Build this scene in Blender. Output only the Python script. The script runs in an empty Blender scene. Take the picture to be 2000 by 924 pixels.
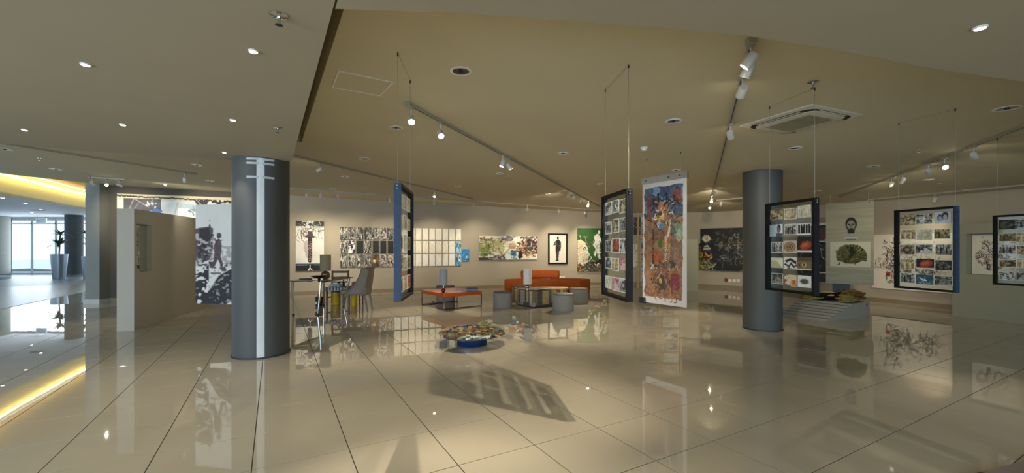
import bpy, bmesh, math, random
import numpy as np
from mathutils import Vector, Matrix, Quaternion

# ------------------------------------------------------------------ camera, world, light, exposure
SC = bpy.context.scene
COL = SC.collection
F, HZ, EYE = 829.0, 484.0, 1.45            # focal length in pixels, horizon row, eye height (2000 x 924 frame)
cam_d = bpy.data.cameras.new('camera')
cam_d.sensor_width = 36.0
cam_d.lens = 36.0 * F / 2000.0
cam_d.shift_y = (HZ - 462.0) / 2000.0
cam_d.clip_start = 0.05
cam_d.clip_end = 300
cam = bpy.data.objects.new('camera', cam_d)
COL.objects.link(cam)
cam.location = (0, 0, EYE)
cam.rotation_euler = (math.pi / 2, 0, 0)
SC.camera = cam

world = bpy.data.worlds.new('daylight')
SC.world = world
world.use_nodes = True
wbg = world.node_tree.nodes['Background']
wbg.inputs[0].default_value = (0.62, 0.80, 1.0, 1)
wbg.inputs[1].default_value = 1.6

SPOT_W = 170.0                              # watts of a lit track head
SPOT_COL = (1.0, 0.87, 0.67)
SC.view_settings.view_transform = 'Standard'
SC.view_settings.look = 'None'
SC.view_settings.gamma = 1.0
SC.view_settings.use_curve_mapping = False
SC.view_settings.exposure = 0.27
SC.cycles.use_denoising = True
SC.cycles.max_bounces = 10
SC.cycles.diffuse_bounces = 5
SC.cycles.glossy_bounces = 5
SC.cycles.transparent_max_bounces = 16
SC.cycles.sample_clamp_indirect = 6.0
SC.cycles.caustics_reflective = False
SC.cycles.caustics_refractive = False


def area_light(name, loc, rot, sx, sy, watts, col):
    d = bpy.data.lights.new(name, 'AREA')
    d.shape = 'RECTANGLE'
    d.size, d.size_y, d.energy, d.color = sx, sy, watts, col
    o = bpy.data.objects.new(name, d)
    COL.objects.link(o)
    o.location, o.rotation_euler = loc, rot
    return o


# daylight coming in through the glazed front behind the camera and through the lobby windows
area_light('daylight_front_left', (-7.2, -3.0, 1.35), (math.radians(90), 0, 0), 7.4, 2.3, 430.0, (0.74, 0.87, 1.0))
area_light('daylight_front_right', (7.0, -3.0, 1.35), (math.radians(90), 0, 0), 7.4, 2.3, 150.0, (0.62, 0.82, 1.0))
area_light('daylight_lobby', (-27.0, 22.6, 1.6), (math.radians(-90), 0, math.radians(0)), 11.0, 2.8, 230.0, (0.80, 0.91, 1.0))


# ------------------------------------------------------------------ pixel helpers (place things on real planes)
def FP(px, py, z=0.0):
    """point of the horizontal plane z seen at a pixel"""
    y = F * (EYE - z) / (py - HZ)
    return Vector(((px - 1000.0) / F * y, y, z))


def CZ(x):
    return 2.90 - 0.02 * x                  # the main ceiling falls slightly to the right


def SZ(x):
    return 2.57 - 0.02 * x                  # lower soffit


def CP(px, py):
    k = (px - 1000.0) / F
    y = 1.45 / ((HZ - py) / F + 0.02 * k)
    return Vector((k * y, y, CZ(k * y)))


def SP(px, py):
    k = (px - 1000.0) / F
    y = 1.12 / ((HZ - py) / F + 0.02 * k)
    return Vector((k * y, y, SZ(k * y)))


def ZY(py, y):
    return EYE + (HZ - py) * y / F


# ------------------------------------------------------------------ materials
def lin(c):
    if isinstance(c, str):
        c = tuple(int(c[i:i + 2], 16) / 255.0 for i in (0, 2, 4))
    return tuple(x / 12.92 if x <= 0.04045 else ((x + 0.055) / 1.055) ** 2.4 for x in c)


MATS = {}


def mat(name, col, rough=0.6, metal=0.0, var=0.06, scale=6.0, bump=0.0, spec=0.5, emit=0.0, coat=0.0):
    if name in MATS:
        return MATS[name]
    m = bpy.data.materials.new(name)
    MATS[name] = m
    m.use_nodes = True
    nt = m.node_tree
    b = nt.nodes['Principled BSDF']
    c = lin(col)
    tc = nt.nodes.new('ShaderNodeTexCoord')
    nz = nt.nodes.new('ShaderNodeTexNoise')
    nz.inputs['Scale'].default_value = scale
    nz.inputs['Detail'].default_value = 4
    nt.links.new(tc.outputs['Object'], nz.inputs['Vector'])
    rp = nt.nodes.new('ShaderNodeValToRGB')
    rp.color_ramp.elements[0].position = 0.3
    rp.color_ramp.elements[1].position = 0.7
    rp.color_ramp.elements[0].color = (*[x * (1 - var) for x in c], 1)
    rp.color_ramp.elements[1].color = (*[min(1, x * (1 + var)) for x in c], 1)
    nt.links.new(nz.outputs['Fac'], rp.inputs['Fac'])
    nt.links.new(rp.outputs['Color'], b.inputs['Base Color'])
    b.inputs['Roughness'].default_value = rough
    b.inputs['Metallic'].default_value = metal
    b.inputs['Specular IOR Level'].default_value = spec
    b.inputs['Coat Weight'].default_value = coat
    b.inputs['Coat Roughness'].default_value = 0.05
    if emit:
        b.inputs['Emission Color'].default_value = (*c, 1)
        b.inputs['Emission Strength'].default_value = emit
    if bump:
        bp = nt.nodes.new('ShaderNodeBump')
        bp.inputs['Strength'].default_value = bump
        bp.inputs['Distance'].default_value = 0.01
        nt.links.new(nz.outputs['Fac'], bp.inputs['Height'])
        nt.links.new(bp.outputs['Normal'], b.inputs['Normal'])
    return m


def print_mat(name='print', rough=0.55, metal=0.0, attr='Col'):
    if name in MATS:
        return MATS[name]
    m = bpy.data.materials.new(name)
    MATS[name] = m
    m.use_nodes = True
    nt = m.node_tree
    b = nt.nodes['Principled BSDF']
    a = nt.nodes.new('ShaderNodeAttribute')
    a.attribute_name = attr
    nt.links.new(a.outputs['Color'], b.inputs['Base Color'])
    b.inputs['Roughness'].default_value = rough
    b.inputs['Metallic'].default_value = metal
    return m


def glass_mat(name='pane_glass', tint=(0.93, 0.97, 0.96), refl=1.0):
    if name in MATS:
        return MATS[name]
    m = bpy.data.materials.new(name)
    MATS[name] = m
    m.use_nodes = True
    nt = m.node_tree
    for n in list(nt.nodes):
        nt.nodes.remove(n)
    out = nt.nodes.new('ShaderNodeOutputMaterial')
    mix = nt.nodes.new('ShaderNodeMixShader')
    tr = nt.nodes.new('ShaderNodeBsdfTransparent')
    tr.inputs[0].default_value = (*tint, 1)
    gl = nt.nodes.new('ShaderNodeBsdfGlossy')
    gl.inputs['Roughness'].default_value = 0.02
    fr = nt.nodes.new('ShaderNodeLayerWeight')
    fr.inputs[0].default_value = 0.5
    pw5 = nt.nodes.new('ShaderNodeMath')
    pw5.operation = 'POWER'
    pw5.inputs[1].default_value = 5.0
    nt.links.new(fr.outputs['Facing'], pw5.inputs[0])
    mu = nt.nodes.new('ShaderNodeMath')
    mu.operation = 'MULTIPLY_ADD'
    mu.inputs[1].default_value = 0.9 * refl
    mu.inputs[2].default_value = 0.045 * refl
    nt.links.new(pw5.outputs[0], mu.inputs[0])
    nt.links.new(mu.outputs[0], mix.inputs[0])
    nt.links.new(tr.outputs[0], mix.inputs[1])
    nt.links.new(gl.outputs[0], mix.inputs[2])
    nt.links.new(mix.outputs[0], out.inputs[0])
    return m


# ------------------------------------------------------------------ mesh builder
class MB:
    def __init__(self):
        self.v, self.f = [], []

    def add(self, vs, fs, M=None):
        o = len(self.v)
        for p in vs:
            p = Vector(p)
            self.v.append(tuple(M @ p if M else p))
        self.f += [tuple(i + o for i in f) for f in fs]
        return self

    def box(self, x0, x1, y0, y1, z0, z1, M=None):
        return self.add([(x0, y0, z0), (x1, y0, z0), (x1, y1, z0), (x0, y1, z0), (x0, y0, z1), (x1, y0, z1), (x1, y1, z1), (x0, y1, z1)],
                        [(0, 3, 2, 1), (4, 5, 6, 7), (0, 1, 5, 4), (1, 2, 6, 5), (2, 3, 7, 6), (3, 0, 4, 7)], M)

    def rbox(self, x0, x1, y0, y1, z0, z1, r=0.02, n=3, M=None):
        """box with rounded upright edges and a small chamfer on top and bottom"""
        r = min(r, (x1 - x0) / 2.01, (y1 - y0) / 2.01)
        rings = []
        c = min(r * 0.5, (z1 - z0) / 3)
        for z, ins in ((z0, c), (z0 + c, 0), (z1 - c, 0), (z1, c)):
            ring = []
            for (cx, cy, a0) in ((x1 - r, y1 - r, 0), (x0 + r, y1 - r, 90), (x0 + r, y0 + r, 180), (x1 - r, y0 + r, 270)):
                for i in range(n + 1):
                    a = math.radians(a0 + 90.0 * i / n)
                    rr = max(r - ins, 0.0005)
                    ring.append((cx + rr * math.cos(a), cy + rr * math.sin(a), z))
            rings.append(ring)
        return self.loft(rings, M=M)

    def loft(self, rings, closed=True, caps=True, M=None):
        n = len(rings[0])
        vs = [p for r in rings for p in r]
        fs = []
        for k in range(len(rings) - 1):
            for i in range(n if closed else n - 1):
                j = (i + 1) % n
                fs.append((k * n + i, k * n + j, (k + 1) * n + j, (k + 1) * n + i))
        if caps:
            fs.append(tuple(range(n - 1, -1, -1)))
            fs.append(tuple((len(rings) - 1) * n + i for i in range(n)))
        return self.add(vs, fs, M)

    def lathe(self, prof, n=24, M=None, caps=True):
        return self.loft([[(r * math.cos(2 * math.pi * i / n), r * math.sin(2 * math.pi * i / n), z) for i in range(n)] for r, z in prof], M=M, caps=caps)

    def cyl(self, x, y, z0, z1, r, n=20, r1=None):
        r1 = r if r1 is None else r1
        return self.lathe([(r, z0), (r1, z1)], n, Matrix.Translation((x, y, 0)))

    def tube(self, pts, r, n=8, closed=False, r1=None):
        pts = [Vector(p) for p in pts]
        rings = []
        up = Vector((0, 0, 1))
        prev = None
        for i, p in enumerate(pts):
            a = pts[i - 1] if i > 0 else (pts[-1] if closed else p)
            b = pts[i + 1] if i < len(pts) - 1 else (pts[0] if closed else p)
            t = (b - a)
            t = t.normalized() if t.length > 1e-9 else Vector((0, 0, 1))
            if prev is None:
                u = t.cross(up)
                if u.length < 1e-3:
                    u = t.cross(Vector((1, 0, 0)))
            else:
                u = prev - t * prev.dot(t)
                if u.length < 1e-4:
                    u = t.cross(up)
            u.normalize()
            prev = u
            w = t.cross(u)
            rr = r if r1 is None else r + (r1 - r) * i / max(1, len(pts) - 1)
            rings.append([tuple(p + (u * math.cos(2 * math.pi * k / n) + w * math.sin(2 * math.pi * k / n)) * rr) for k in range(n)])
        if closed:
            rings.append(rings[0])
        return self.loft(rings, caps=not closed)

    def prism(self, poly, z0, z1, M=None):
        """poly: list of (x, y); z0 / z1 number or function of x"""
        f0 = z0 if callable(z0) else (lambda x: z0)
        f1 = z1 if callable(z1) else (lambda x: z1)
        return self.loft([[(x, y, f0(x)) for x, y in poly], [(x, y, f1(x)) for x, y in poly]], M=M)

    def mesh(self, name, material=None, smooth=False):
        me = bpy.data.meshes.new(name)
        me.from_pydata(self.v, [], self.f)
        bm = bmesh.new()
        bm.from_mesh(me)
        bmesh.ops.remove_doubles(bm, verts=bm.verts, dist=1e-6)
        bmesh.ops.triangulate(bm, faces=[f for f in bm.faces if len(f.verts) > 4])
        bmesh.ops.recalc_face_normals(bm, faces=bm.faces)
        bm.to_mesh(me)
        bm.free()
        if material:
            me.materials.append(material)
        if smooth:
            for p in me.polygons:
                p.use_smooth = True
            try:
                me.set_sharp_from_angle(angle=math.radians(38))
            except Exception:
                pass
        return me


def put(name, me, parent=None, loc=None, rot=None, scale=None):
    if isinstance(me, tuple):
        mb, m = me[0], me[1]
        me = mb.mesh(name, m, len(me) > 2 and me[2])
    o = bpy.data.objects.new(name, me)
    COL.objects.link(o)
    if parent:
        o.parent = parent
    if loc is not None:
        o.location = loc
    if rot is not None:
        if isinstance(rot, Quaternion):
            o.rotation_mode = 'QUATERNION'
            o.rotation_quaternion = rot
        else:
            o.rotation_euler = rot
    if scale is not None:
        o.scale = scale
    return o


def tag(o, label, cat, group=None, kind=None):
    if label:
        o['label'] = label
    if cat:
        o['category'] = cat
    if group:
        o['group'] = group
    if kind:
        o['kind'] = kind
    return o


def thing(name, label, cat, loc=(0, 0, 0), rz=0.0, group=None):
    o = bpy.data.objects.new(name, None)
    o.empty_display_size = 0.1
    COL.objects.link(o)
    o.location = loc
    o.rotation_euler = (0, 0, rz)
    return tag(o, label, cat, group)


def struct(name, me, label=None, parent=None):
    o = put(name, me, parent)
    o['kind'] = 'structure'
    if label:
        o['label'] = label
    return o


ORD = ['first', 'second', 'third', 'fourth', 'fifth', 'sixth', 'seventh', 'eighth', 'ninth', 'tenth', 'eleventh', 'twelfth',
       'thirteenth', 'fourteenth', 'fifteenth', 'sixteenth', 'seventeenth', 'eighteenth', 'nineteenth', 'twentieth']

# common materials
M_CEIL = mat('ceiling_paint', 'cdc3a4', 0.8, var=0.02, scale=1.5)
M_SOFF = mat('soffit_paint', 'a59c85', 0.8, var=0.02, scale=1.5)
M_WALL = mat('wall_paint', 'aaa08c', 0.75, var=0.03, scale=1.2)
M_WALLD = mat('dark_wall_paint', '5c564d', 0.75, var=0.03, scale=1.2)
M_PART = mat('partition_paint', '8d8b76', 0.75, var=0.02, scale=1.2)
M_PLEFT = mat('light_partition_paint', 'aeaa9d', 0.75, var=0.02, scale=1.2)
M_SKIRT = mat('skirting', '877a62', 0.5, var=0.03)
M_COLUMN = mat('column_paint', '474a49', 0.55, var=0.04, scale=2.0)
M_PILLAR = mat('pillar_paint', '7b7e76', 0.6, var=0.03)
M_BLACK = mat('black_frame', '100f0f', 0.6, var=0.1, spec=0.2)
M_DAYBLUE = mat('daylight_blue_edge', '173250', 0.4, var=0.25, scale=25)  # cool daylight painted into the near stiles of two dark hanging frames
M_CHROME = mat('chrome', 'd8dadc', 0.08, 1.0, var=0.02)
M_STEEL = mat('brushed_steel', 'b9b7ae', 0.35, 1.0, var=0.05, scale=20)
M_WHITE = mat('white_plastic', 'e6e4dc', 0.45, var=0.02)
M_TRACK = mat('track_metal', 'a8a294', 0.4, 0.2, var=0.03)
M_HEAD = mat('spot_head_paint', 'cfccc2', 0.4, 0.1, var=0.03)
M_DARK = mat('dark_inside', '1c1a17', 0.6, var=0.1)
M_LAMP = mat('lit_lens', 'fff0cf', 0.3, var=0.0, emit=45.0)
M_LENS = mat('unlit_lens', '6d6a62', 0.2, 0.3, var=0.1)
M_WIRE = mat('steel_wire', '9a9486', 0.4, 0.6, var=0.05)
M_CAN = mat('reflector_can', '6d7480', 0.15, 0.9, var=0.3, scale=40)
M_PRINT = print_mat()
M_GLASS = glass_mat()

# ------------------------------------------------------------------ the setting: floor
TILE = 0.6
D1 = Vector((-0.4884, 0.8726))              # tile joints running away to the left
D2 = Vector((0.8726, 0.4884))
T0 = FP(1044, 869).to_2d()                  # a joint crossing
tile_ang = math.atan2(D2.y, D2.x)

floor = struct('floor', (MB().prism([(-34, -3.2), (12.5, -3.2), (12.5, 19), (-12, 19), (-34, 30)], -0.25, -0.004), mat('grout', '332b21', 0.8)), 'polished cream tile floor with thin dark joints')


def tile_material():
    m = mat('polished_tile', 'b8af9b', 0.012, var=0.05, scale=1.3, spec=0.85)
    nt = m.node_tree
    b = nt.nodes['Principled BSDF']
    nz = nt.nodes.new('ShaderNodeTexNoise')
    nz.inputs['Scale'].default_value = 2.2
    geo = nt.nodes.new('ShaderNodeNewGeometry')
    nt.links.new(geo.outputs['Position'], nz.inputs['Vector'])
    for n in nt.nodes:
        if n.type == 'TEX_NOISE' and n != nz:
            nt.links.new(geo.outputs['Position'], n.inputs['Vector'])
    bp = nt.nodes.new('ShaderNodeBump')
    bp.inputs['Strength'].default_value = 0.006
    bp.inputs['Distance'].default_value = 0.05
    nt.links.new(nz.outputs['Fac'], bp.inputs['Height'])
    nt.links.new(bp.outputs['Normal'], b.inputs['Normal'])
    return m


M_TILE = tile_material()
hw = TILE / 2 - 0.0032
tile_me = MB().loft([[(-hw, -hw, -0.012), (hw, -hw, -0.012), (hw, hw, -0.012), (-hw, hw, -0.012)],
                     [(-hw, -hw, -0.0008), (hw, -hw, -0.0008), (hw, hw, -0.0008), (-hw, hw, -0.0008)],
                     [(-hw + .0008, -hw + .0008, 0), (hw - .0008, -hw + .0008, 0), (hw - .0008, hw - .0008, 0), (-hw + .0008, hw - .0008, 0)]]).mesh('tile', M_TILE)


def lobby_side(x, y):
    # left of the line where the tiles meet the lobby planks
    return (x + 11.98) * (14.0 - 9.93) - (y - 9.93) * (-14.1 + 11.98) < 0


cells = []
for i in range(-60, 60):
    for j in range(-60, 60):
        c = T0 + D1 * (TILE * (i + 0.5)) + D2 * (TILE * (j + 0.5))
        if not (-16 < c.x < 12.2 and -3 < c.y < 17.6):
            continue
        if lobby_side(c.x + 0.9, c.y):
            continue
        area = 0
        if c.y > 1.5:
            px, py = 1000 + F * c.x / c.y, HZ + F * EYE / c.y
            if -120 < px < 2120 and py < 1010:
                area = 1.0 / c.y ** 3
        cells.append((area, c))
cells.sort(key=lambda t: -t[0])
for a, c in cells[:300]:
    put('tile', tile_me, floor, (c.x, c.y, 0), (0, 0, tile_ang))
mb = MB()
for a, c in cells[300:]:
    M = Matrix.Translation((c.x, c.y, 0)) @ Matrix.Rotation(tile_ang, 4, 'Z')
    mb.add([(-hw, -hw, -.0008), (hw, -hw, -.0008), (hw, hw, -.0008), (-hw, hw, -.0008), (-hw, -hw, 0), (hw, -hw, 0), (hw, hw, 0), (-hw, hw, 0)],
           [(4, 5, 6, 7), (0, 1, 5, 4), (1, 2, 6, 5), (2, 3, 7, 6), (3, 0, 4, 7)], M)
put('far_tiles', (mb, M_TILE), floor)['kind'] = 'stuff'

# lobby plank floor
lob = MB().prism([(-9.9, 5.9), (-11.98, 9.93), (-14.1, 14.0), (-16.5, 18.6), (-16.5, 26), (-34, 26), (-34, 5.9)], -0.01, 0.004)
struct('floor', (lob, mat('lobby_base', '8a9297', 0.35)), 'grey plank floor of the daylit lobby')
lobby_floor = bpy.data.objects['floor.001']
M_PLANK = mat('lobby_plank', '8f979c', 0.28, var=0.14, scale=9)
pd = (Vector((-14.1, 14.0)) - Vector((-11.98, 9.93))).normalized()
pn = Vector((pd.y, -pd.x)) * -1            # towards the lobby
if pn.x > 0:
    pn = -pn
pang = math.atan2(pn.y, pn.x)
plank_me = MB().box(-0.598, 0.598, -0.098, 0.098, 0.0, 0.006).mesh('plank', M_PLANK)
cnt = 0
for r in range(0, 46):
    for k in range(0, 5):
        p = Vector((-11.98, 9.93)) + pd * (-1.0 + 0.2 * r + 0.1) + pn * (1.2 * k + 0.62 + 0.0)
        if p.y < 6.2 or p.y > 25 or p.y < 1:
            continue
        put('plank', plank_me, lobby_floor, (p.x, p.y, 0.001), (0, 0, pang))

# dark timber step in the near right corner
a, b_ = FP(1932, 924), FP(2000, 906)
dv = (b_ - a).normalized()
p0 = a - dv * 1.2
p1 = b_ + dv * 2.2
stp = thing('timber_step', 'dark brown timber threshold at the bottom right corner', 'step', (0, 0, 0))
nv = Vector((dv.y, -dv.x, 0))
for q in range(4):
    s0 = nv * (0.16 * q)
    s1 = nv * (0.16 * q + 0.155)
    put('board', (MB().prism([(p0 + s0).to_2d(), (p1 + s0).to_2d(), (p1 + s1).to_2d(), (p0 + s1).to_2d()], 0.0, 0.022), mat('dark_timber', '3a2517', 0.6, var=0.3, scale=12)), stp)

# ------------------------------------------------------------------ walls
WALL_PTS = [(-10.69, 11.3), (-8.6, 12.12), (-6.6, 12.9), (-3.0, 14.25), (0, 15.4), (2.6, 16.25), (4.6, 16.55), (6.3, 16.1), (7.7, 15.05),
            (8.7, 13.6), (9.5, 12.0), (10.1, 10.6), (10.7, 8.6), (11.1, 6.2), (11.4, 3.0), (11.4, -3.2)]


def catmull(pts, n=6):
    out = []
    P = [Vector(p) for p in pts]
    for i in range(len(P) - 1):
        a, b, c, d = P[max(0, i - 1)], P[i], P[i + 1], P[min(len(P) - 1, i + 2)]
        for k in range(n):
            t = k / n
            out.append(0.5 * ((2 * b) + (c - a) * t + (2 * a - 5 * b + 4 * c - d) * t * t + (3 * b - a - 3 * c + d) * t ** 3))
    out.append(P[-1])
    return out


WALL = catmull(WALL_PTS)


def wall_hit(px):
    k = (px - 1000.0) / F
    for a, b in zip(WALL[:-1], WALL[1:]):
        fa, fb = a.x - k * a.y, b.x - k * b.y
        if fa <= 0 <= fb or fb <= 0 <= fa:
            t = fa / (fa - fb)
            return a.lerp(b, t)
    return None


def wall_strip(pts, z0, z1, thick, out=True):
    """upright strip that follows pts; thick measured away from the room"""
    n = len(pts)
    nrm = []
    for i in range(n):
        t = (pts[min(n - 1, i + 1)] - pts[max(0, i - 1)]).normalized()
        nrm.append(Vector((-t.y, t.x)))
    back = [p + q * thick for p, q in zip(pts, nrm)]
    poly = [tuple(p) for p in pts] + [tuple(p) for p in reversed(back)]
    mb = MB()
    f1 = z1 if callable(z1) else (lambda x: z1)
    m = len(poly)
    vs = [(x, y, z0) for x, y in poly] + [(x, y, f1(x)) for x, y in poly]
    fs = [(i, (i + 1) % m, m + (i + 1) % m, m + i) for i in range(m)]
    for i in range(n - 1):
        fs.append((m + i, m + i + 1, m + m - 2 - i, m + m - 1 - i))
    mb.add(vs, fs)
    return mb


split = min(range(len(WALL)), key=lambda i: abs(WALL[i].x + 7.3))
split2 = min(range(len(WALL)), key=lambda i: abs(WALL[i].x - 4.6))
top = lambda x: CZ(x) + 0.02
struct('wall_left', (wall_strip(WALL[:split + 1], 0, top, 0.15), M_WALLD, True), 'dark grey wall behind the mural')
struct('wall_back', (wall_strip(WALL[split:split2 + 1], 0, top, 0.15), M_WALL, True), 'long beige gallery wall hung with paintings')
struct('wall_right', (wall_strip(WALL[split2:], 0, top, 0.15), M_WALL, True), 'curved beige wall on the right')
struct('baseboard_left', (wall_strip([p + Vector((0, -0.004)) for p in WALL[:split + 1]], 0, 0.11, -0.014), M_SKIRT))
struct('baseboard_back', (wall_strip(WALL[split:split2 + 1], 0, 0.11, -0.014), M_SKIRT))
struct('baseboard_right', (wall_strip(WALL[split2:], 0, 0.11, -0.014), M_SKIRT))

# grey pillar at the lobby side
pl = thing('pillar', 'square grey pillar beside the lobby opening', 'pillar', (-10.88, 11.2, 0))
put('shaft', (MB().box(-0.18, 0.19, -0.2, 0.3, 0.0, 3.14), M_PILLAR), pl)
put('plinth', (MB().box(-0.21, 0.21, -0.225, 0.3, 0.0, 0.115), mat('pillar_plinth', 'b9bbb4', 0.5)), pl)

# ceiling (with the long slot beside the lower soffit)
nS = Vector((0.868, 0.496))
dS = Vector((-0.496, 0.868))


def sl(off, y):
    p = nS * off
    return p + dS * ((y - p.y) / dS.y)


SR0, SR1, SL0, SL1 = sl(0.402, 0.9), sl(0.402, 6.1), sl(0.262, 0.9), sl(0.262, 6.1)
ceil_poly = [(12.0, 0.9), (12.0, 19.0), (-9.0, 19.0), (-10.9, 10.95), (-11.6, 9.6), (-13.0, 6.5), (-14.0, 3.0), (-14.0, 0.9), tuple(SL0), tuple(SL1), tuple(SR1), tuple(SR0)]
struct('ceiling', (MB().prism(ceil_poly, CZ, lambda x: CZ(x) + 0.12), M_CEIL), 'main ceiling over the gallery')
sm = MB()
for (p, q) in ((SL0, SL1), (SR0, SR1), (SL1, SR1)):
    d = (q - p).normalized()
    n2 = Vector((-d.y, d.x)) * 0.004
    sm.prism([tuple(p + n2), tuple(q + n2), tuple(q - n2), tuple(p - n2)], lambda x: CZ(x) + 0.001, lambda x: CZ(x) + 0.5)
sm.prism([tuple(SL0), tuple(SL1), tuple(SR1), tuple(SR0)], lambda x: CZ(x) + 0.45, lambda x: CZ(x) + 0.5)
struct('trim_1', (sm, M_CEIL), 'narrow ceiling slot beside the lower soffit')

corner = SP(570, 315)
soff_left = [SP(449, 313), SP(288, 303), SP(154, 294), SP(0, 280)]
J = sl(0.262, 2.02)
jb = sl(0.262, -3.2)
lp = [tuple(J), tuple(sl(0.262, corner.y))] + [(p.x, p.y) for p in soff_left] + [(-9.0, 3.9), (-14.0, 2.2), (-14.0, -3.2), (jb.x - 0.012, -3.2)]
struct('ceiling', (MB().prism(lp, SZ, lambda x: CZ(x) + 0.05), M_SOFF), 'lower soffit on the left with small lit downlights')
rp_ = [(J.x + 0.012, J.y), (-0.3, 2.03)]
for q in [(1100, 40), (1280, 53), (1460, 70), (1640, 98), (1800, 130), (2000, 160)]:
    p = SP(*q)
    rp_.append((p.x, p.y))
rp_ += [(4.5, 3.25), (6.0, 4.1), (9, 5.2), (11.4, 5.6), (11.4, -3.2), (jb.x + 0.0, -3.2)]
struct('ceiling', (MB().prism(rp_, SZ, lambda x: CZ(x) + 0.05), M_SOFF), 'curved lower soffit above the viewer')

# glazed front behind the viewer: mullions only, the daylight comes in between them
wf = MB()
for i in range(10):
    x = -10.5 + i * 2.4
    wf.box(x - 0.04, x + 0.04, -3.2, -3.1, 0.0, 2.6)
wf.box(-10.5, 11.1, -3.2, -3.1, 2.42, 2.6)
wf.box(-10.5, 11.1, -3.2, -3.1, 0.0, 0.12)
struct('window_1', (wf, mat('mullion', '4a4d50', 0.4, 0.3)), 'glazed shopfront with slim mullions')

# ------------------------------------------------------------------ lobby beyond the pillar
LZ = 3.1
fa = [Vector((-14.2, 10.6)), Vector((-15.9, 13.15)), Vector((-17.2, 15.7)), Vector((-18.4, 18.2)), Vector((-19.2, 20.6))]
fa = catmull(fa, 4)
m_fascia = mat('cove_fascia_paint', 'd2c58a', 0.7, var=0.02)
struct('trim_2', (wall_strip(fa, 3.1, 3.93, 0.12), m_fascia, True), 'curved bulkhead washed by a warm cove light')
led = MB()
for a, b in zip(fa[:-1], fa[1:]):
    led.tube([(a.x + 0.10, a.y + 0.05, 3.74), (b.x + 0.10, b.y + 0.05, 3.74)], 0.03, 6)
cv = put('cove_light', (led, mat('cove_led', 'ffe38a', 0.4, var=0.0, emit=17.0)))
tag(cv, 'warm yellow light strip along the curved lobby bulkhead', 'light')
# upper cove ceiling between the gallery and the bulkhead
struct('ceiling', (MB().prism([(-10.9, 10.95), (-9.6, 19.0), (-14, 24.5), (-20.0, 24.5)] + [tuple(p) for p in reversed(fa)] + [(-14.2, 8.6), (-11.6, 9.6)], 3.98, 4.08), mat('cove_ceiling_paint', '8d7d55', 0.8)), 'dark recess above the cove light')
struct('ceiling', (MB().prism([tuple(p) for p in fa] + [(-19.2, 26.0), (-36, 26.0), (-36, 10.6)], LZ, LZ + 0.1), mat('lobby_ceiling_paint', 'd8dde0', 0.7)), 'pale ceiling of the lobby')

WY = 23.2
wx0, wx1 = -27.6, -21.0
wall_l = MB().box(-36, -27.55, WY, WY + 0.2, 0, LZ)
struct('wall_lobby', (wall_l, M_PILLAR), 'lobby wall left of the bright windows')
wo = struct('window_2', (MB().box(wx0, wx1, WY, WY + 0.08, 0, 0.08).box(wx0, wx1, WY, WY + 0.08, LZ - 0.35, LZ - 0.28), mat('window_frame', 'c9d3d6', 0.4)), 'row of tall bright lobby windows')
for i in range(6):
    x = wx0 + i * (wx1 - wx0) / 5
    put('mullion', (MB().box(x - 0.035, x + 0.035, WY, WY + 0.08, 0.08, LZ), mat('window_frame', 'c9d3d6', 0.4)), wo)
for i in range(5):
    x = wx0 + i * (wx1 - wx0) / 5
    put('pane', (MB().box(x + 0.035, x + (wx1 - wx0) / 5 - 0.035, WY + 0.03, WY + 0.04, 0.08, LZ - 0.35), glass_mat('window_glass', (0.97, 0.99, 1.0))), wo)
# ground outside
struct('ground_outside', (MB().prism([(-60, 23.4), (-10, 23.4), (-10, 70), (-60, 70)], -0.3, -0.02), mat('sunlit_paving', 'd8d8d2', 0.8)), 'pale paving outside the lobby')


def lobby_col(px0, px1, ybase, name, label, zt=LZ):
    a = FP(px0, ybase)
    r = (px1 - px0) / 2 / F * a.y
    c = FP((px0 + px1) / 2, ybase)
    t = thing(name, label, 'column', (c.x, c.y + r, 0))
    put('shaft', (MB().cyl(0, 0, 0.0, zt, r, 28), M_COLUMN, True), t)
    put('skirting', (MB().cyl(0, 0, 0.0, 0.1, r + 0.015, 28), M_PILLAR, True), t)
    return t


lobby_col(117, 144.5, 541, 'lobby_column', 'dark grey round column behind the tall planter')
lc = thing('lobby_column', 'broad grey round column at the left edge of the lobby', 'column', (-26.9, 22.0, 0))
put('shaft', (MB().cyl(0, 0, 0.0, LZ, 0.6, 28), M_PILLAR, True), lc)
put('skirting', (MB().cyl(0, 0, 0.0, 0.1, 0.615, 28), M_COLUMN, True), lc)

# round raised disc on the lobby floor
rd = thing('round_plinth', 'low round plinth with a pale blue top on the lobby floor', 'plinth', (-25.6, 18.3, 0.007))
put('rim', (MB().lathe([(2.6, 0), (2.6, 0.10), (2.1, 0.10), (2.1, 0.02)], 48), mat('plinth_rim', '5b6670', 0.5), True), rd)
put('top', (MB().lathe([(2.1, 0.0), (2.1, 0.085)], 48), mat('plinth_top', 'b9d3e4', 0.35)), rd)


def leaf_blade(L, w, droop, M):
    n = 5
    up, lo = [], []
    for i in range(n + 1):
        t = i / n
        x = L * t
        z = L * 0.55 * t - droop * L * t * t
        ww = w * math.sin(math.pi * min(0.98, 0.12 + 0.88 * t)) + 0.002
        up.append((x, ww, z))
        lo.append((x, -ww, z))
    vs = up + lo
    fs = [(i, i + 1, n + 2 + i, n + 1 + i) for i in range(n)]
    return [tuple(M @ Vector(v)) for v in vs], fs


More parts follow.
